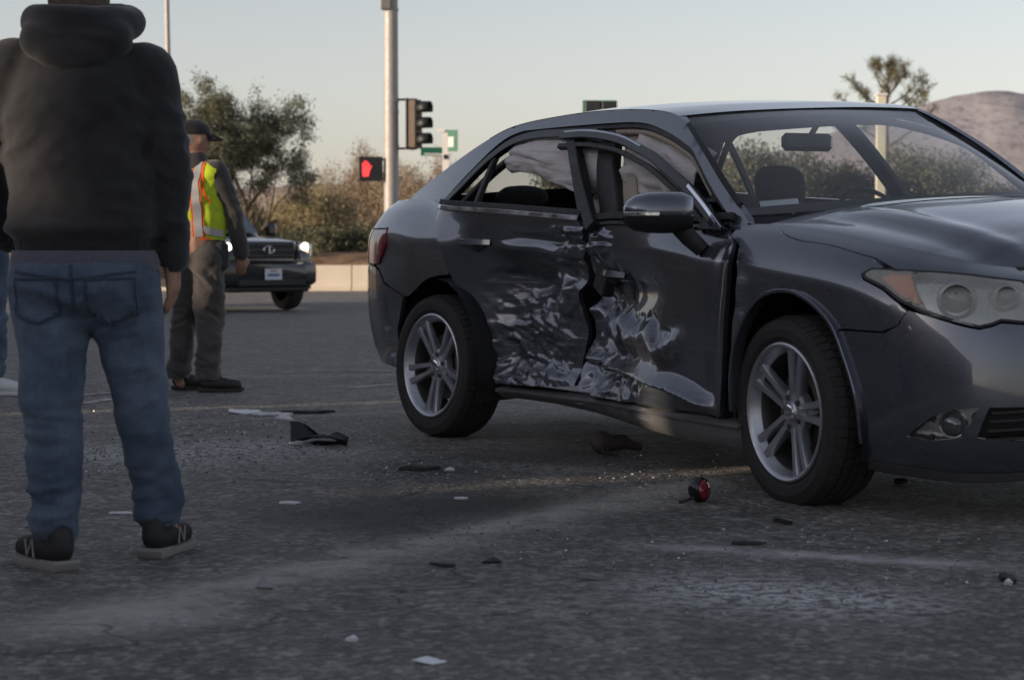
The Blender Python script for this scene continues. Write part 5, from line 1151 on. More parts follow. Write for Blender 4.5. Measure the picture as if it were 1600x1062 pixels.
# ------------------------------------------------------------------ man in hooded top, seen from behind
def hooded_man():
    x0, y0 = -1.205, 5.62; root = empty('person', (x0, y0, 0), 0, 'person in charcoal hooded top and blue jeans standing with back turned at left', 'person')
    Lf = (-.085, -.10, 0); Rf = (.215, .14, 0)
    hipL, hipR = (-.10, 0, .80), (.105, .01, .80); knL, anL = (-.072, -.07, .40), (-.066, -.10, .085); knR, anR = (.145, .06, .42), (.182, .13, .10)
    shL, elL, wrL = (-.195, 0, 1.39), (-.30, .04, 1.10), (-.26, .20, .92); shR, elR, wrR = (.180, 0, 1.375), (.238, .01, 1.105), (.240, .05, .86)
    b = MB()     # the body under the clothes, one surface
    for a, c, r1, r2 in (((-.06, 0, .95), (-.06, 0, 1.28), .085, .09), ((.06, 0, .95), (.06, 0, 1.28), .085, .09), ((-.07, 0, .86), (.07, 0, .86), .09, .09), (hipL, knL, .085, .058), (knL, anL, .056, .040), (hipR, knR, .085, .058), (knR, anR, .056, .040), (shL, elL, .050, .042), (elL, wrL, .041, .028), (shR, elR, .050, .042), (elR, wrR, .041, .028), (shL, shR, .06, .06), ((0, -.005, 1.40), (0, .015, 1.56), .058, .055)): capsule(b, a, c, r1, r2)
    b.ball((0, .035, 1.64), (.076, .097, .115), 18, 12); b.ball((0, .085, 1.595), (.052, .055, .06), 14, 10); b.ball((0, .135, 1.625), (.013, .022, .024), 8, 6)
    for s in (-1, 1): b.ball((s * .078, .03, 1.635), (.010, .020, .032), 8, 6)
    capsule(b, anL, (-.11, -.06, .06), .035, .03); capsule(b, anR, (.21, .17, .06), .035, .03)
    hand(b, wrR, (.02, .10, -1), (-1, .2, 0), 1, curl=.7); hand(b, wrL, (.35, .8, -.5), (.2, -.3, -1), -1, curl=.6)
    remesh('body', b, SKIN, root, .0085, 3)
    for s in (-1, 1): MB().ball((s * .032, .118, 1.645), (.014, .010, .009), 10, 6).build('eye', simple('eye_white', (.5, .5, .5), .3), root)
    MB().tube([(-.024, .134, 1.572), (0, .140, 1.570), (.024, .134, 1.572)], [.004, .007, .004], 8).build('mouth', simple('lips', (.35, .13, .11), .5), root)
    h = MB(); h.ball((0, .015, 1.665), (.086, .105, .105), 18, 12); h.ball((0, -.03, 1.58), (.088, .065, .10), 14, 10); remesh('hair', h, HAIRB, root, .010, 3, lambda P: .008 * (vn3(P, (30, 30, 8), 5) - .5), lambda P: (P[:, 1] > .075) & (P[:, 2] < 1.69))
    # hooded top
    t = MB(); FL = (1, .62)
    capsule(t, (0, 0, .93), (0, 0, 1.10), .215, .218, 24, 5, FL); capsule(t, (0, .0, 1.08), (0, -.01, 1.28), .220, .222, 24, 5, FL); capsule(t, (-.12, 0, 1.335), (.12, 0, 1.335), .102, .102, 16, 5); capsule(t, (-.05, -.01, 1.40), (.05, -.01, 1.40), .085, .085, 16, 5)
    capsule(t, shL, elL, .088, .070, 16); capsule(t, elL, wrL, .070, .052, 16); capsule(t, shR, elR, .088, .068, 16); capsule(t, elR, wrR, .068, .052, 16)
    ff_ = folds([((.20, -.06, 1.18), .14, .011, 46, .9), ((-.22, -.05, 1.18), .16, .012, 42, -.8), ((0, -.13, 1.0), .24, .008, 38, .25), (elR, .13, .010, 52, .4), ((elR[0], elR[1], .93), .10, .009, 60, .2), ((.05, -.12, 1.30), .2, .004, 26, 1.6)], .005, 3)
    def hem(P): return ff_(P) * np.where(P[:, 2] < .925, .3, 1) - .016 * smoothbox(P[:, 2], .78, .84, .905, .935) * (np.abs(P[:, 0]) < .235) + .0016 * np.sin(np.arctan2(P[:, 1] * 1.6, P[:, 0]) * 95) * smoothbox(P[:, 2], .78, .83, .905, .92) * (np.abs(P[:, 0]) < .225) + .009 * np.exp(-((P[:, 2] - .945) / .02) ** 2) * (np.abs(P[:, 0]) < .235)
    remesh('hooded_top', t, FLEECE, root, .0105, 6, hem, lambda P: (P[:, 2] < .846 + .04 * P[:, 0] + .012 * np.sin(P[:, 0] * 14)) & (np.abs(P[:, 0]) < .225) & (P[:, 1] < .3) | (P[:, 2] < .835) & (np.abs(P[:, 0]) < .21))
    hd_ = MB()   # hood lying on the neck
    for i in range(14):
        a0, a1 = 2 * math.pi * i / 14, 2 * math.pi * (i + 1) / 14; pt = lambda a: (.128 * math.cos(a), .015 + .105 * math.sin(a), 1.515 + .025 * (math.sin(a) if math.sin(a) > 0 else .3 * math.sin(a))); capsule(hd_, pt(a0), pt(a1), .050, .050, 10, 3)
    capsule(hd_, (-.09, -.075, 1.462), (.09, -.075, 1.462), .066, .066); capsule(hd_, (-.05, -.095, 1.425), (.05, -.095, 1.425), .056, .056); capsule(hd_, (-.02, -.10, 1.395), (.02, -.10, 1.395), .045, .045)
    remesh('hood', hd_, FLEECE, root, .010, 16, folds([((0, -.1, 1.47), .2, .004, 60, .2)], .004, 8))
    for w_, dr in ((wrR, Vector((.02, .10, -1))), (wrL, Vector((.35, .8, -.5)))):
        dr.normalize(); P = [Vector(w_) + dr * k for k in (-.05, -.02, .01, .022)]; MB().tube(P, [.054, .047, .044, .041], 20, cap=False).build('cuff', FLEECE, root)
    # tee hem showing under the top
    V = []; F = []; n = 48
    for j, (z, k) in enumerate(((.88, .98), (.842, 1.02), (.818, 1.045), (.813, 1.03))):
        for i in range(n): a = 2 * math.pi * i / n; V.append((.206 * k * math.cos(a), .142 * k * math.sin(a) + .002, z + .018 * math.cos(a) * (j > 0) + (.006 * math.sin(5 * a) + .004 * math.sin(11 * a + 1)) * (j > 1)))
    for j in range(3):
        for i in range(n): F.append((j * n + i, j * n + (i + 1) % n, (j + 1) * n + (i + 1) % n, (j + 1) * n + i))
    mesh_obj('tee_hem', V, F, TEE, root)
    # jeans
    j = MB(); capsule(j, (-.03, 0, .80), (.03, 0, .80), .178, .178, 24, 5, (1, .70)); capsule(j, (-.095, -.012, .775), (.10, -.012, .775), .118, .118, 20, 5); capsule(j, hipL, knL, .114, .080, 20); capsule(j, knL, (-.068, -.09, .16), .080, .074, 20); capsule(j, (-.068, -.09, .17), (-.066, -.10, .125), .074, .073, 20); capsule(j, hipR, knR, .112, .078, 20); capsule(j, knR, (.177, .118, .17), .078, .073, 20); capsule(j, (.177, .118, .17), (.182, .128, .14), .073, .072, 20)
    fj = folds([((-.09, -.12, .66), .14, .010, 40, .5), ((.10, -.12, .66), .14, .010, 40, -.5), ((-.082, -.14, .42), .13, .013, 58, .25), ((.165, .0, .44), .13, .013, 58, -.25), ((-.08, -.15, .17), .13, .016, 62, .15), ((.205, .06, .19), .13, .016, 62, -.15), ((0, -.12, .76), .10, .006, 34, 1.0)], .006, 17)
    jn = remesh('jeans', j, DENIM, root, .0105, 5, fj, lambda P: (P[:, 2] < np.where(P[:, 0] < .06, .062, .082)) | (P[:, 2] > .85))
    def patch(name, poly, lift, m_, par, src):
        PV, T, L_ = tri2d(poly, [], .012); me = src.data; bv = BVHTree.FromPolygons([q.co.copy() for q in me.vertices], [tuple(q.vertices) for q in me.polygons]); V = []; W_ = []
        for x, z in PV:
            hit = bv.ray_cast(Vector((x, -1, z)), Vector((0, 1, 0))); hp = hit[0] if hit[0] is not None else Vector((x, 0, z)); V.append((hp.x, hp.y - lift, hp.z))
        o = mesh_obj(name, V, [tuple(t_) for t_ in T], m_, par); so = o.modifiers.new('t', 'SOLIDIFY'); so.thickness = .006; return o
    def stitch(name, pts, w, m_, src, lift=.002):
        me = src.data; bv = BVHTree.FromPolygons([q.co.copy() for q in me.vertices], [tuple(q.vertices) for q in me.polygons]); H_ = []
        for x, z in resample(np.array(pts), .015, False):
            hit = bv.ray_cast(Vector((x, -1, z)), Vector((0, 1, 0)))
            if hit[0] is not None: H_.append((hit[0] + hit[1].normalized() * lift, tuple(hit[1])))
        if len(H_) > 3: sweep(name, [h_[0] for h_ in H_], rect(.004, w, .5), m_, src, [h_[1] for h_ in H_])
    from mathutils.bvhtree import BVHTree
    for s in (-1, 1):
        c_ = s * .100; O = [(c_ - .060, .800), (c_ + .060, .805), (c_ + .062, .705), (c_, .678), (c_ - .062, .703)]; patch('back_pocket', O, .003, DENIM, jn, jn); stitch('pocket_stitch', [O[4], O[3], O[2]], .005, DENIMD, jn, .008); stitch('pocket_stitch', [O[0], O[1]], .006, DENIMD, jn, .008); stitch('pocket_stitch', [O[4], O[0]], .004, DENIMD, jn, .008); stitch('pocket_stitch', [O[2], O[1]], .004, DENIMD, jn, .008)
    stitch('centre_seam', [(0, .84), (.003, .78), (.004, .71)], .010, DENIMD, jn); stitch('yoke_seam', [(-.165, .822), (0, .800), (.165, .822)], .008, DENIMD, jn)
    for pts in ([(-.135, .085), (-.07, .083), (.0, .085)], [(.115, .105), (.18, .103), (.245, .105)]): stitch('hem_stitch', pts, .006, DENIMD, jn)
    shoe(root, (-.015, -.175, .0), R(132), .275, SHOEB, SOLE); shoe(root, (.168, .045, .0), R(76), .275, SHOEB, SOLE)
hooded_man()
# ------------------------------------------------------------------ road worker in a hi-vis vest, mid stride
def worker():
    D = 12.72; gz = float(ground_z(0, D)); x0 = -2.0; root = empty('person', (x0, D, gz), 0, 'road worker in lime reflective vest and dark cap walking away beside the off-roader', 'person'); W = lambda px, py, dy=0: ((px - 800) / 245.1 - x0, dy, .9 - (py - 380) / 245.1 - gz)
    hipR, knR, anR = W(326, 405, -.05), W(326, 490, .03), W(326, 588, -.05); hipL, knL, anL = W(296, 405, .08), W(284, 492, .16), W(272, 592, .12)
    shR, elR, wrR = W(341, 269, -.05), W(366, 335, -.02), W(375, 394, .06); shL, elL, wrL = W(282, 268, .12), W(268, 335, .16), W(275, 395, .24); hc = W(307, 217); nk = W(308, 250)
    b = MB()
    for a, c, r1, r2 in ((W(312, 300), W(310, 380), .14, .13), (hipR, knR, .08, .056), (knR, anR, .054, .038), (hipL, knL, .08, .056), (knL, anL, .054, .038), (shR, elR, .048, .040), (elR, wrR, .040, .028), (shL, elL, .048, .040), (elL, wrL, .040, .028), (shL, shR, .06, .06), (nk, hc, .056, .054)): capsule(b, a, c, r1, r2)
    hx, hy, hz = hc; b.ball((hx, hy, hz), (.088, .080, .112), 16, 12); b.ball((hx + .038, hy + .05, hz - .035), (.05, .05, .06), 12, 8); b.ball((hx + .062, hy + .095, hz - .012), (.020, .014, .022), 8, 6); b.ball((hx + .045, hy - .066, hz - .012), (.020, .012, .032), 8, 6)
    hand(b, wrR, (-.02, .2, -1), (-.3, 1, 0), 1, curl=.8); hand(b, wrL, (.1, .3, -1), (1, .3, 0), -1, curl=.8); capsule(b, anR, W(340, 600, -.05), .035, .03); capsule(b, anL, W(276, 602, .12), .035, .03)
    remesh('body', b, SKIN, root, .010, 3)
    MB().ball((hx + .075, hy + .045, hz + .010), (.010, .008, .008), 8, 6).build('eye', BLK, root); MB().tube([(hx + .075, hy + .085, hz - .058), (hx + .086, hy + .065, hz - .060)], .005, 6).build('mouth', simple('lips_worker', (.32, .13, .11), .5), root)
    h = MB(); h.ball((hx - .015, hy, hz - .005), (.088, .083, .085), 14, 10); remesh('hair', h, simple('grey_hair', (.22, .20, .19), .8, var=.3, scale=60), root, .012, 2, None, lambda P: (P[:, 0] * .8 + P[:, 1] * .6 > hx * .8 + hy * .6 + .03) | (P[:, 2] < hz - .055))
    c = MB(); c.ball((hx - .005, hy, hz + .035), (.105, .096, .088), 18, 12); cap_ = remesh('cap', c, CAPM, root, .010, 2, None, lambda P: P[:, 2] < hz + .022)
    br = MB(); V = []; n = 9
    for i in range(n):
        a = R(-62) + R(124) * i / (n - 1) + R(38)
        for r_, dz in ((.086, .026), (.135, .012), (.178, -.014)): rr = r_ if i not in (0, n - 1) else .086 + (r_ - .086) * .3; V.append((hx + rr * math.cos(a), hy + rr * math.sin(a) * .9, hz + dz))
    F = [(i * 3 + j, (i + 1) * 3 + j, (i + 1) * 3 + j + 1, i * 3 + j + 1) for i in range(n - 1) for j in range(2)]; o = mesh_obj('cap_bill', V, F, CAPM, cap_); o.modifiers.new('t', 'SOLIDIFY').thickness = .006
    MB().box((hx - .10, hy - .035, hz + .045), (.012, .07, .02), R(20), bevel=.004).build('cap_strap', SOLE, cap_)
    # dark long sleeved top
    t = MB(); FL = (1, .72); capsule(t, W(311, 385), W(312, 300), .150, .165, 20, 5, FL); capsule(t, shL, shR, .075, .075, 16); capsule(t, shR, elR, .078, .062, 16); capsule(t, elR, wrR, .062, .048, 16); capsule(t, shL, elL, .078, .062, 16); capsule(t, elL, wrL, .062, .048, 16); capsule(t, W(309, 262), nk, .08, .07, 14)
    fo_ = folds([(elR, .12, .011, 50, .5), (W(350, 300), .1, .009, 46, .6), (wrR, .1, .008, 60, .3)], .005, 41); remesh('work_top', t, WORKG, root, .012, 5, fo_)
    # vest
    v = MB(); capsule(v, W(313, 362), W(313, 300), .168, .182, 24, 5, (1, .74)); capsule(v, W(290, 274, .08), W(337, 273, -.045), .094, .090, 18, 5); capsule(v, W(313, 345), W(313, 340), .178, .178, 24, 4, (1, .74))
    fv = folds([(W(320, 340, -.14), .14, .007, 34, .5), (W(335, 300, -.1), .12, .006, 40, -.6)], .005, 51); zb = W(0, 375)[2]
    vest = remesh('vest', v, HIVIS, root, .012, 5, fv, lambda P: (P[:, 2] < zb - .05 * P[:, 0]) | ((((P[:, 0] - shR[0] - .060) / .055) ** 2 + ((P[:, 2] - shR[2] + .07) / .12) ** 2) < 1))
    # tapes wrapped on the vest surface: found by shooting rays at the finished mesh
    from mathutils.bvhtree import BVHTree
    me = vest.data; bv = BVHTree.FromPolygons([v_.co.copy() for v_ in me.vertices], [tuple(p.vertices) for p in me.polygons])
    def shrink(pts, lift):
        out = []
        for p in pts:
            hit = bv.ray_cast(Vector((p[0], -2, p[1])), Vector((0, 1, 0)))
            if hit[0] is not None: out.append((hit[0] + hit[1].normalized() * lift, hit[1]))
        return out
    def tape(name, pts, w, m_, lift):
        H_ = shrink(resample(np.array(pts), .02, False), lift)
        if len(H_) > 3: sweep(name, [h_[0] for h_ in H_], rect(.003, w, .5), m_, vest, [tuple(h_[1]) for h_ in H_])
    X = lambda px: (px - 800) / 245.1 - x0; Z = lambda py: .9 - (py - 380) / 245.1 - gz
    for pts in ([(X(318), Z(252)), (X(310), Z(285)), (X(314), Z(330)), (X(316), Z(370))], [(X(293), Z(258)), (X(289), Z(300)), (X(288), Z(370))]): tape('orange_binding', pts, .078, ORANGE, .004); tape('silver_tape', pts, .052, SILVER, .008)
    for y_ in (327,): p_ = [(X(284), Z(y_ - 1)), (X(306), Z(y_)), (X(330), Z(y_ + 22)), (X(348), Z(y_ + 38))]; tape('silver_tape', [(X(284), Z(320)), (X(300), Z(322)), (X(312), Z(324))], .045, SILVER, .006); tape('silver_tape', [(X(322), Z(358)), (X(335), Z(362)), (X(350), Z(366))], .045, SILVER, .006)
    tape('orange_binding', [(X(286), Z(370)), (X(305), Z(371)), (X(322), Z(372)), (X(338), Z(375)), (X(352), Z(377))], .018, ORANGE, .003); tape('orange_binding', [(X(326), Z(250)), (X(322), Z(275)), (X(324), Z(300)), (X(333), Z(318))], .016, ORANGE, .004)
    # trousers
    j = MB(); capsule(j, W(300, 392, .03), W(322, 392, .0), .135, .135, 20, 5, (1, .85)); capsule(j, hipR, knR, .112, .090, 18); capsule(j, knR, anR, .090, .080, 18); capsule(j, hipL, knL, .110, .086, 18); capsule(j, knL, anL, .086, .076, 18)
    remesh('trousers', j, TROUS, root, .012, 5, folds([(knR, .16, .016, 40, .4), (knL, .16, .014, 40, -.4), (W(320, 430, -.1), .14, .014, 34, .8), (W(326, 570, -.05), .14, .018, 46, .3), (W(274, 570, .1), .13, .016, 46, .3)], .008, 61), lambda P: P[:, 2] < .075)
    tc = W(345, 400, -.03); mbt = MB(); mbt.box((tc[0], tc[1], tc[2]), (.10, .14, .20), bevel=.03); mbt.build('tool_pouch', CLOTH, root)
    a = W(312, 612); shoe(root, (a[0], -.08, 0), R(8), .29, BOOT, BOOT, 'boot', marks=False, boot=True); a = W(264, 612); shoe(root, (a[0], .12, 0), R(28), .26, BOOT, BOOT, 'boot', marks=False, boot=True)
worker()
# ------------------------------------------------------------------ third person, cut by the left edge
def bystander():
    D = 12.4; gz = float(ground_z(0, D)); x0 = -3.33; root = empty('person', (x0, D, gz), 0, 'person in blue jeans and white trainers cut off by the left edge', 'person'); b = MB()
    hip = [(-.09, 0, .86), (.10, 0, .86)]; kn = [(-.10, .0, .47), (.115, -.02, .47)]; an = [(-.10, 0, .09), (.105, -.01, .09)]; sh = [(-.18, 0, 1.40), (.18, 0, 1.40)]; el = [(-.25, .03, 1.12), (.22, .06, 1.12)]; wr = [(-.2, .14, .90), (.06, .22, 1.02)]
    for k in (0, 1):
        for a, c, r1, r2 in ((hip[k], kn[k], .08, .055), (kn[k], an[k], .053, .038), (sh[k], el[k], .048, .04), (el[k], wr[k], .04, .028), (an[k], (an[k][0] + .08, an[k][1], .06), .034, .03)): capsule(b, a, c, r1, r2)
        hand(b, wr[k], (-.5 if k else .2, .5, -.4), (0, -1, 0), 1 if k else -1)
    capsule(b, (-.05, 0, .95), (-.05, 0, 1.3), .085, .09); capsule(b, (.05, 0, .95), (.05, 0, 1.3), .085, .09); capsule(b, sh[0], sh[1], .06, .06); capsule(b, (0, 0, 1.42), (0, .02, 1.58), .055, .055); b.ball((0, .03, 1.66), (.078, .095, .115), 16, 12); b.ball((.09, .03, 1.65), (.02, .016, .022), 8, 6); remesh('body', b, SKIN, root, .011, 3)
    h = MB(); h.ball((-.012, .02, 1.69), (.088, .1, .1), 14, 10); remesh('hair', h, HAIRB, root, .013, 2, None, lambda P: (P[:, 0] > .05) & (P[:, 2] < 1.70))
    for s_ in (-.03, .03): MB().ball((.074, .03 + s_, 1.67), (.008, .012, .008), 8, 6).build('eye', BLK, root)
    MB().tube([(.082, .01, 1.60), (.088, .03, 1.598), (.082, .05, 1.60)], .005, 6).build('mouth', simple('lips_bystander', (.32, .13, .11), .5), root)
    t = MB(); capsule(t, (0, 0, .96), (0, 0, 1.28), .17, .185, 20, 5, (1, .7)); capsule(t, sh[0], sh[1], .08, .08)
    for k in (0, 1): capsule(t, sh[k], el[k], .075, .06); capsule(t, el[k], wr[k], .06, .045)
    remesh('dark_jacket', t, FLEECE, root, .013, 5, folds([(el[1], .12, .01, 50, .4)], .006, 71))
    j = MB(); capsule(j, (-.05, 0, .90), (.05, 0, .90), .145, .145, 20, 5, (1, .8))
    for k in (0, 1): capsule(j, hip[k], kn[k], .105, .080, 18); capsule(j, kn[k], (an[k][0], an[k][1], .13), .080, .070, 18)
    remesh('jeans', j, DENIM, root, .013, 5, folds([(kn[1], .15, .012, 44, .3), ((.105, -.05, .2), .13, .014, 50, .2)], .006, 81), lambda P: P[:, 2] < .075)
    shoe(root, (.055, -.02, 0), R(-6), .29, SHOEW, SHOEW, 'trainer', marks=False); shoe(root, (-.15, .0, 0), R(10), .29, SHOEW, SHOEW, 'trainer', marks=False)
bystander()
# ================================================================== black off-roader waiting beyond the junction
SUVP = simple('black_car_paint', (.014, .015, .018), .25, metal=.3, var=.2, scale=4, coat=1); LIT = emis('lit_headlamp', (1.0, .88, .70), 2.2); LITA = emis('lit_amber_lamp', (1.0, .55, .16), 2.6); PLATE = simple('licence_plate_white', (.62, .64, .68), .5, var=.05); PLB = simple('plate_blue_print', (.10, .16, .34), .6)
def sect(w, zb, zt, n=28, e=.34):
    out = []
    for k in range(n):
        a = 2 * math.pi * k / n - math.pi / 2; c, s = math.cos(a), math.sin(a); out.append((w * np.sign(c) * abs(c) ** e, (zb + zt) / 2 + (zt - zb) / 2 * np.sign(s) * abs(s) ** e))
    return out
def loft(name, stations, m_, parent, n=28, e=.34, auto=40):
    mb = MB(); V = []; F = []
    for x, w, zb, zt in stations: V += [(x, y, z) for y, z in sect(w, zb, zt, n, e)]
    for i in range(len(stations) - 1):
        for k in range(n): F.append((i * n + k, i * n + (k + 1) % n, (i + 1) * n + (k + 1) % n, (i + 1) * n + k))
    F += [tuple(range(n))[::-1], tuple((len(stations) - 1) * n + k for k in range(n))]; mb.add(V, F); return mb.build(name, m_, parent, True, auto)
def offroader():
    D = 35.6; gz = float(ground_z(0, D)); h = R(38); rz = math.atan2(-math.cos(h), math.sin(h)); ax = Vector((-4.74, 35.2, gz)); fw = Vector((math.sin(h), -math.cos(h), 0)); root = empty('offroader', ax - fw * 3.15, rz, 'black off-road vehicle with lit headlamps waiting behind the worker', 'car')
    root.scale = (1.09, 1.06, 1.12)
    loft('body', [(-1.15, .85, .62, 1.1), (-1.05, .95, .5, 1.16), (-.6, .98, .46, 1.19), (2.2, .98, .46, 1.17), (2.6, .97, .47, 1.17), (3.0, .96, .48, 1.15), (3.3, .94, .52, 1.11), (3.5, .91, .55, 1.06), (3.62, .86, .58, 1.0), (3.66, .80, .6, .95)], SUVP, root, e=.42)
    cab_ = loft('cabin', [(-1.08, .80, 1.0, 1.3), (-1.0, .84, 1.0, 1.72), (-.7, .80, 1.0, 1.86), (.8, .80, 1.0, 1.88), (1.35, .78, 1.0, 1.80), (2.0, .80, 1.0, 1.30), (2.15, .80, 1.0, 1.16)], SUVP, root, e=.42)
    V = [(1.40, -.66, 1.78), (1.40, .66, 1.78), (2.10, .76, 1.20), (2.10, -.76, 1.20)]; V = [(x + .035, y, z + .03) for x, y, z in V]; mesh_obj('windscreen', V, [(0, 3, 2, 1)], simple('suv_glass', (.10, .13, .15), .1, coat=1), cab_, False)
    for s in (-1, 1):
        MB().add([(1.22, s * .80, 1.70), (-.85, s * .82, 1.72), (-.9, s * .85, 1.22), (1.85, s * .83, 1.22)], [(0, 1, 2, 3)]).build('side_window', DARKGLASS, cab_, False, recalc=False)
        for x_, m0 in ((2.9, 0), (0, 0)):
            w = MB(); w.lathe([(.24, -.12), (.33, -.13), (.375, -.10), (.39, 0), (.375, .10), (.33, .13), (.24, .12)], (x_, s * .84, .39), 'Y', 32); t = w.build('wheel', RUB, root); w = MB(); w.lathe([(.0, s * .10), (.10, s * .11), (.20, s * .08), (.25, s * .12), (.25, s * .05)], (x_, s * .84, .39), 'Y', 24); w.build('rim', ALU, t)
            MB().tube([(x_ + .47 * math.cos(a), s * .975, .39 + .47 * math.sin(a)) for a in np.linspace(-.1, math.pi + .1, 17)], .035, 8).build('arch_flare', BLK, root)
        MB().box((1.98, s * 1.10, 1.28), (.13, .22, .20), bevel=.05).build('door_mirror', SUVP, root)
        hl = MB(); hl.box((3.50, s * .755, .955), (.24, .30, .24), rz=-s * R(22), bevel=.04).build('headlamp', REFL, root); 
        MB().ball((3.625, s * .735, 1.0), (.03, .085, .075), 12, 8).build('lit_lamp', LIT, root); MB().ball((3.625, s * .76, .895), (.026, .055, .05), 12, 8).build('side_lamp', LITA, root)
        MB().box((3.72, s * .62, .56), (.05, .20, .09), bevel=.02).build('fog_lamp', REFL, root)
    loft('bumper', [(3.30, .97, .40, .78), (3.58, .96, .38, .80), (3.74, .88, .40, .78), (3.80, .66, .44, .74)], SUVP, root, e=.3)
    MB().box((3.76, 0, .46), (.10, 1.30, .14), bevel=.03).build('air_dam', BLK, root); MB().box((3.50, 0, .36), (.5, 1.5, .10), bevel=.03).build('skid_plate', BLK, root)
    g = MB().box((3.655, 0, .955), (.05, 1.02, .26), bevel=.02).build('grille', BLK, root)
    for z in (.865, .955, 1.045): MB().box((3.69, 0, z), (.02, .98, .022), bevel=.006).build('grille_bar', DISC, g)
    for s in (-1, 1): MB().box((3.69, s * .56, .955), (.03, .035, .30), rx=s * R(12), bevel=.006).build('grille_side', SUVP, g)
    em = MB(); em.lathe([(.060, 0), (.072, .012), (.084, 0)], (0, 0, 0), 'X', 28); em.v = [(x + 3.705, y * 1.35, z * .8 + .96) for x, y, z in em.v]; em.build('emblem', CHR, g); MB().box((3.712, 0, .96), (.012, .03, .10), bevel=.004).build('emblem', CHR, g)
    p = MB().box((3.83, .0, .585), (.012, .32, .17), bevel=.004).build('licence_plate', PLATE, root); MB().box((3.838, .0, .575), (.003, .22, .045)).build('plate_print', PLB, p, False); MB().box((3.838, .0, .640), (.003, .12, .022)).build('plate_print', simple('plate_red', (.4, .12, .1), .6), p, False)
    MB().box((1.2, 0, .47), (4.2, 1.5, .22)).build('underbody', BLK, root, False); MB().tube([(3.3, -.97, 1.0), (.2, -1.0, .98)], .012, 6).build('side_moulding', BLK, root)
offroader()
# ================================================================== debris on the road
def gp(px, py): x, y = px2ground(px, py); return Vector((x, y, road_z(x, y)))
def shard(name, px, py, outline, size, m_, label, tilt=(0, 0), h=.012, rz=0, lift=.0, cat='debris', group='pieces of broken trim on the road', bend=0):
    p = gp(px, py); mb = MB(); n = len(outline); V = []; M = Matrix.Rotation(rz, 3, 'Z') @ Matrix.Rotation(tilt[0], 3, 'X') @ Matrix.Rotation(tilt[1], 3, 'Y')
    P = resample(np.array(outline, float) * size, size * .12)
    c = P.mean(0); rings = [(k, z) for k, z in ((1, 0), (.97, h), (.5, h * 1.15))]; V = []
    for k, z in rings:
        for q in P: r = c + (q - c) * k; V.append(M @ Vector((r[0], r[1], z + bend * (r[0] ** 2) / size + size * .03 * noise.noise((r[0] * 9 / size, r[1] * 9 / size, px)))))
    V.append(M @ Vector((c[0], c[1], h * 1.2))); m = len(P); F = [(i * m + j, i * m + (j + 1) % m, (i + 1) * m + (j + 1) % m, (i + 1) * m + j) for i in range(2) for j in range(m)] + [(2 * m + j, 2 * m + (j + 1) % m, 3 * m) for j in range(m)] + [tuple(range(m))[::-1]]
    zmin = min(v.z for v in V); V = [v - Vector((0, 0, zmin)) + Vector((0, 0, lift)) for v in V]; mb.add(V, F); o = mb.build(name, m_, None, True, 35); o.location = p; return tag(o, label, cat, group)
SQ = [(-.5, -.3), (.1, -.42), (.55, -.1), (.4, .35), (-.2, .4), (-.55, .1)]; SLV = [(-.5, -.08), (.2, -.16), (.5, .02), (.1, .12), (-.45, .08)]; TRI = [(-.5, -.25), (.5, -.2), (.1, .45)]
WSH = simple('white_shard', (.62, .63, .66), .5, var=.08); GSH = simple('grey_shard', (.20, .20, .21), .5, var=.2)
shard('paper_scrap', 670, 1040, [(-.5, -.1), (.1, -.35), (.5, .05), (-.1, .35)], .075, PAPER, 'small white paper scrap lying nearest the camera', (.1, .1), .002, cat='paper')
shard('grey_trim_piece', 407, 930, TRI, .055, GSH, 'small grey plastic wedge standing on the road right of the shoes', (.9, .3), .01, .5)
shard('white_trim_strip', 187, 805, SLV, .085, WSH, 'white sliver lying between the legs of the standing man', (0, 0), .006)
shard('white_trim_strip', 451, 787, SLV, .075, WSH, 'white sliver lying below the black bumper fragment', (.1, 0), .006)
shard('paper_sheet', 382, 645, SQ, .17, PAPER, 'crumpled pale paper sheet left of the black bumper fragment', (.05, .05), .006, cat='paper', bend=.12)
shard('white_trim_strip', 425, 649, SLV, .22, WSH, 'long white strip right beside the pale paper sheet', (0, 0), .010)
shard('dark_trim_piece', 480, 646, SLV, .30, BLK, 'thin dark strip behind the black bumper fragment', (0, 0), .012)
shard('white_trim_strip', 443, 658, TRI, .10, WSH, 'white wedge left of the black bumper fragment', (.5, .2), .01)
shard('dark_trim_piece', 690, 888, SLV, .075, BLK, 'dark flake left of centre in front of the car', (.12, .1), .006)
shard('dark_trim_piece', 768, 882, TRI, .055, BLK, 'dark flake with pale edge near the road seam', (.3, .0), .006)
shard('dark_trim_piece', 926, 907, SLV, .07, GSH, 'grey blue sliver in the near foreground below the road seam', (.1, .1), .012)
shard('dark_trim_piece', 1225, 820, SLV, .065, BLK, 'dark lump below the front wheel', (.2, .2), .012)
shard('dark_trim_piece', 1172, 852, SLV, .11, BLK, 'dark curved strip on the pale seam below the front wheel', (.05, 0), .006)
shard('dark_trim_piece', 1578, 914, SQ, .045, BLK, 'small dark chunk near the right edge', (.4, .3), .014)
shard('white_trim_strip', 1579, 917, TRI, .025, WSH, 'tiny white chip near the right edge', (.5, .2), .012)
shard('dark_trim_piece', 655, 735, SLV, .17, BLK, 'dark flat strip in front of the rear wheel', (0, 0), .012)
shard('white_trim_strip', 702, 736, TRI, .04, WSH, 'small white chip beside the dark flat strip', (.2, 0), .008)
shard('white_trim_strip', 720, 781, SLV, .05, WSH, 'tiny white chip in the middle of the road', (.2, 0), .006)
shard('white_trim_strip', 548, 1005, TRI, .03, WSH, 'tiny pale chip left of the nearest paper scrap', (.2, 0), .008)
shard('white_trim_strip', 780, 962, SLV, .04, GSH, 'tiny grey chip right of the nearest paper scrap', (.2, 0), .008)
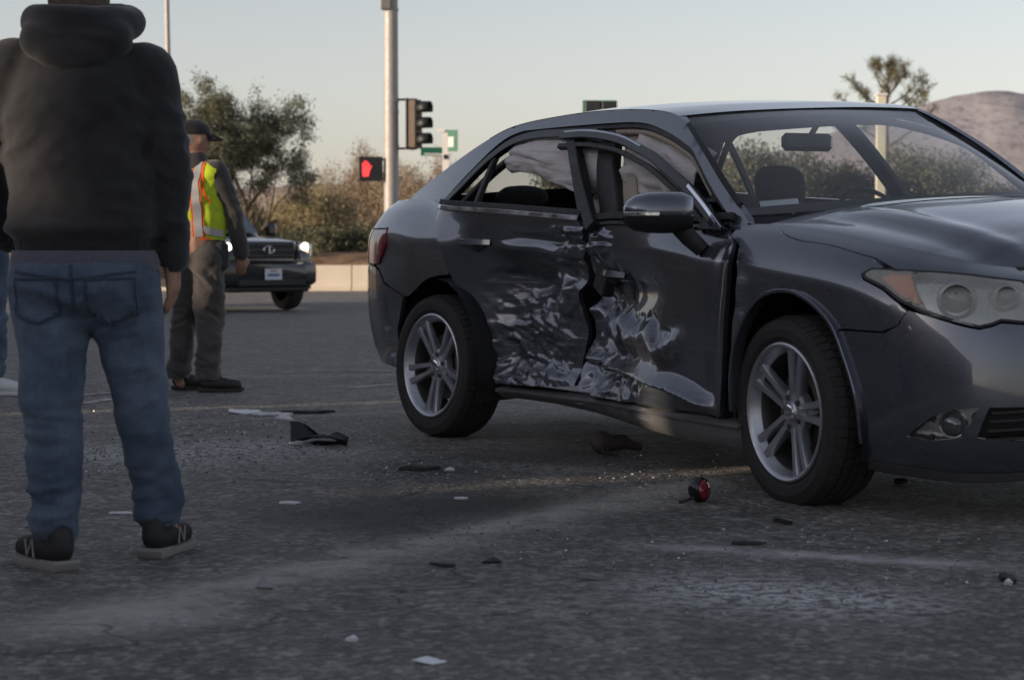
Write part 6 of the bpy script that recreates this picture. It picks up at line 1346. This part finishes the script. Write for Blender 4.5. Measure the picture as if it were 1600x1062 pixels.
shard('dark_trim_piece', 1410, 757, SQ, .05, BLK, 'dark bit under the front bumper', (.2, 0), .012)
shard('white_trim_strip', 1110, 905, SLV, .035, GSH, 'pale chip amid the spilt powder', (.2, 0), .006)
def bumper_fragment():
    p = gp(496, 696); root = empty('bumper_fragment', p, R(-4), 'curved black bumper fragment lying left of the rear wheel', 'debris')
    V = []; F = []; nx, ny = 26, 7
    for i in range(nx + 1):
        a = i / nx; x = -.115 + .25 * a
        for j in range(ny + 1):
            b = j / ny; fin = max(0, 1 - a * 2.2) ** 1.1 * .075 * b; V.append((x - fin * .18, -.05 + .10 * b * (.6 + .4 * math.sin(a * 3)), .006 + .045 * (2 * b - 1) ** 2 * (.5 + .5 * math.sin(math.pi * a)) + fin + .012 * math.sin(a * 9) * b + .008 * noise.noise((a * 6, b * 4, 2))))
    for i in range(nx):
        for j in range(ny): F.append((i * (ny + 1) + j, (i + 1) * (ny + 1) + j, (i + 1) * (ny + 1) + j + 1, i * (ny + 1) + j + 1))
    o = mesh_obj('shell', V, F, BLKG, root); o.modifiers.new('t', 'SOLIDIFY').thickness = .007
    MB().tube([(-.06, -.055, .015), (.0, -.04, .03), (.06, -.045, .028), (.12, -.03, .022)], [.006, .009, .008, .005], 8).build('torn_edge', GSH, root); MB().box((-.10, -.02, .008), (.06, .03, .012), R(20), bevel=.003).build('clip', WSH, root)
bumper_fragment()
def lamp_piece():
    p = gp(1094, 786); root = empty('lamp_fragment', p, 0, 'round black and red lamp fragment lying near the front wheel', 'debris')
    M = Vector((.75, -.60, .12)).to_track_quat('Z', 'Y').to_matrix(); mb = MB(); mb.lathe([(.0, -.028), (.034, -.024), (.042, -.008), (.043, .012), (.038, .022)], (0, 0, .043), 'Z', 26, M); mb.build('housing', BLKG, root)
    mb = MB(); mb.lathe([(.0, .034), (.020, .031), (.034, .022), (.0385, .010)], (0, 0, .043), 'Z', 26, M); mb.build('lens', REDG, root); mb = MB(); mb.tube([(-.02, -.03, .02), (-.05, -.05, .012), (-.075, -.045, .006)], .006, 8); mb.build('cable_stub', BLK, root)
lamp_piece()
def under_piece():
    p = gp(962, 712); root = empty('mechanical_part', p, R(30), 'black suspension part lying on the road under the car', 'debris')
    b = MB(); capsule(b, (-.07, 0, .045), (.05, .02, .05), .042, .034, 14); capsule(b, (.03, .01, .05), (.10, -.03, .03), .024, .020, 12); b.ball((-.06, .02, .06), (.05, .045, .045), 14, 10); remesh('casting', b, IRON, root, .010, 2, lambda P: .004 * (vn3(P, (40, 40, 40), 3) - .5)); MB().tube([(-.08, -.03, .03), (-.10, -.06, .02), (-.06, -.09, .012)], .008, 8).build('hose', RUB, root)
under_piece()
# crumbs of safety glass and grit: far too many to count
def crumbs():
    rng = random.Random(9); V = []; F = []
    zones = [((330, 690), (200, 45), 700, .0042), ((640, 735), (120, 25), 160, .004), ((1020, 745), (160, 22), 160, .004), ((1250, 915), (300, 50), 300, .0032), ((850, 855), (220, 40), 160, .0035), ((160, 740), (140, 40), 120, .004), ((1300, 835), (220, 20), 90, .0035)]
    for (cx, cy), (sx, sy), n, s in zones:
        for i in range(n):
            px, py = rng.gauss(cx, sx * .6), rng.gauss(cy, sy * .6)
            if py < 560 or py > 1090: continue
            x, y = px2ground(px, py); z = road_z(x, y); r = s * rng.uniform(.4, 1.5); M = Matrix.Rotation(rng.random() * 6.28, 3, 'Z') @ Matrix.Rotation(rng.uniform(-.5, .5), 3, 'X'); k = len(V)
            for a in ((-1, -1, 0), (1, -1, 0), (.7, 1, 0), (-1, .8, 0), (-.6, -.7, 1.0), (.7, -.6, 1.1), (.5, .8, .8)): q = M @ Vector(a) * r; V.append((x + q.x, y + q.y, z + max(0, q.z) + .001))
            F += [(k, k + 1, k + 5, k + 4), (k + 1, k + 2, k + 6, k + 5), (k + 2, k + 3, k + 6), (k + 3, k, k + 4), (k + 3, k + 4, k + 6), (k + 4, k + 5, k + 6)]
    m, nt, b = mat('glass_crumbs'); g_ = N(nt, 'ShaderNodeNewGeometry'); nt.links.new(ramp(nt, g_.outputs['Random Per Island'], [(0, (.04, .04, .045)), (.6, (.13, .14, .15)), (.92, (.27, .28, .30)), (1, (.6, .62, .64))]), b.inputs['Base Color']); b.inputs['Roughness'].default_value = .2; b.inputs['Specular IOR Level'].default_value = .7
    tag(mesh_obj('glass_crumbs', V, F, m, None, False), 'scattered crumbs of safety glass and grit on the asphalt', 'glass crumbs', kind='stuff')
crumbs()
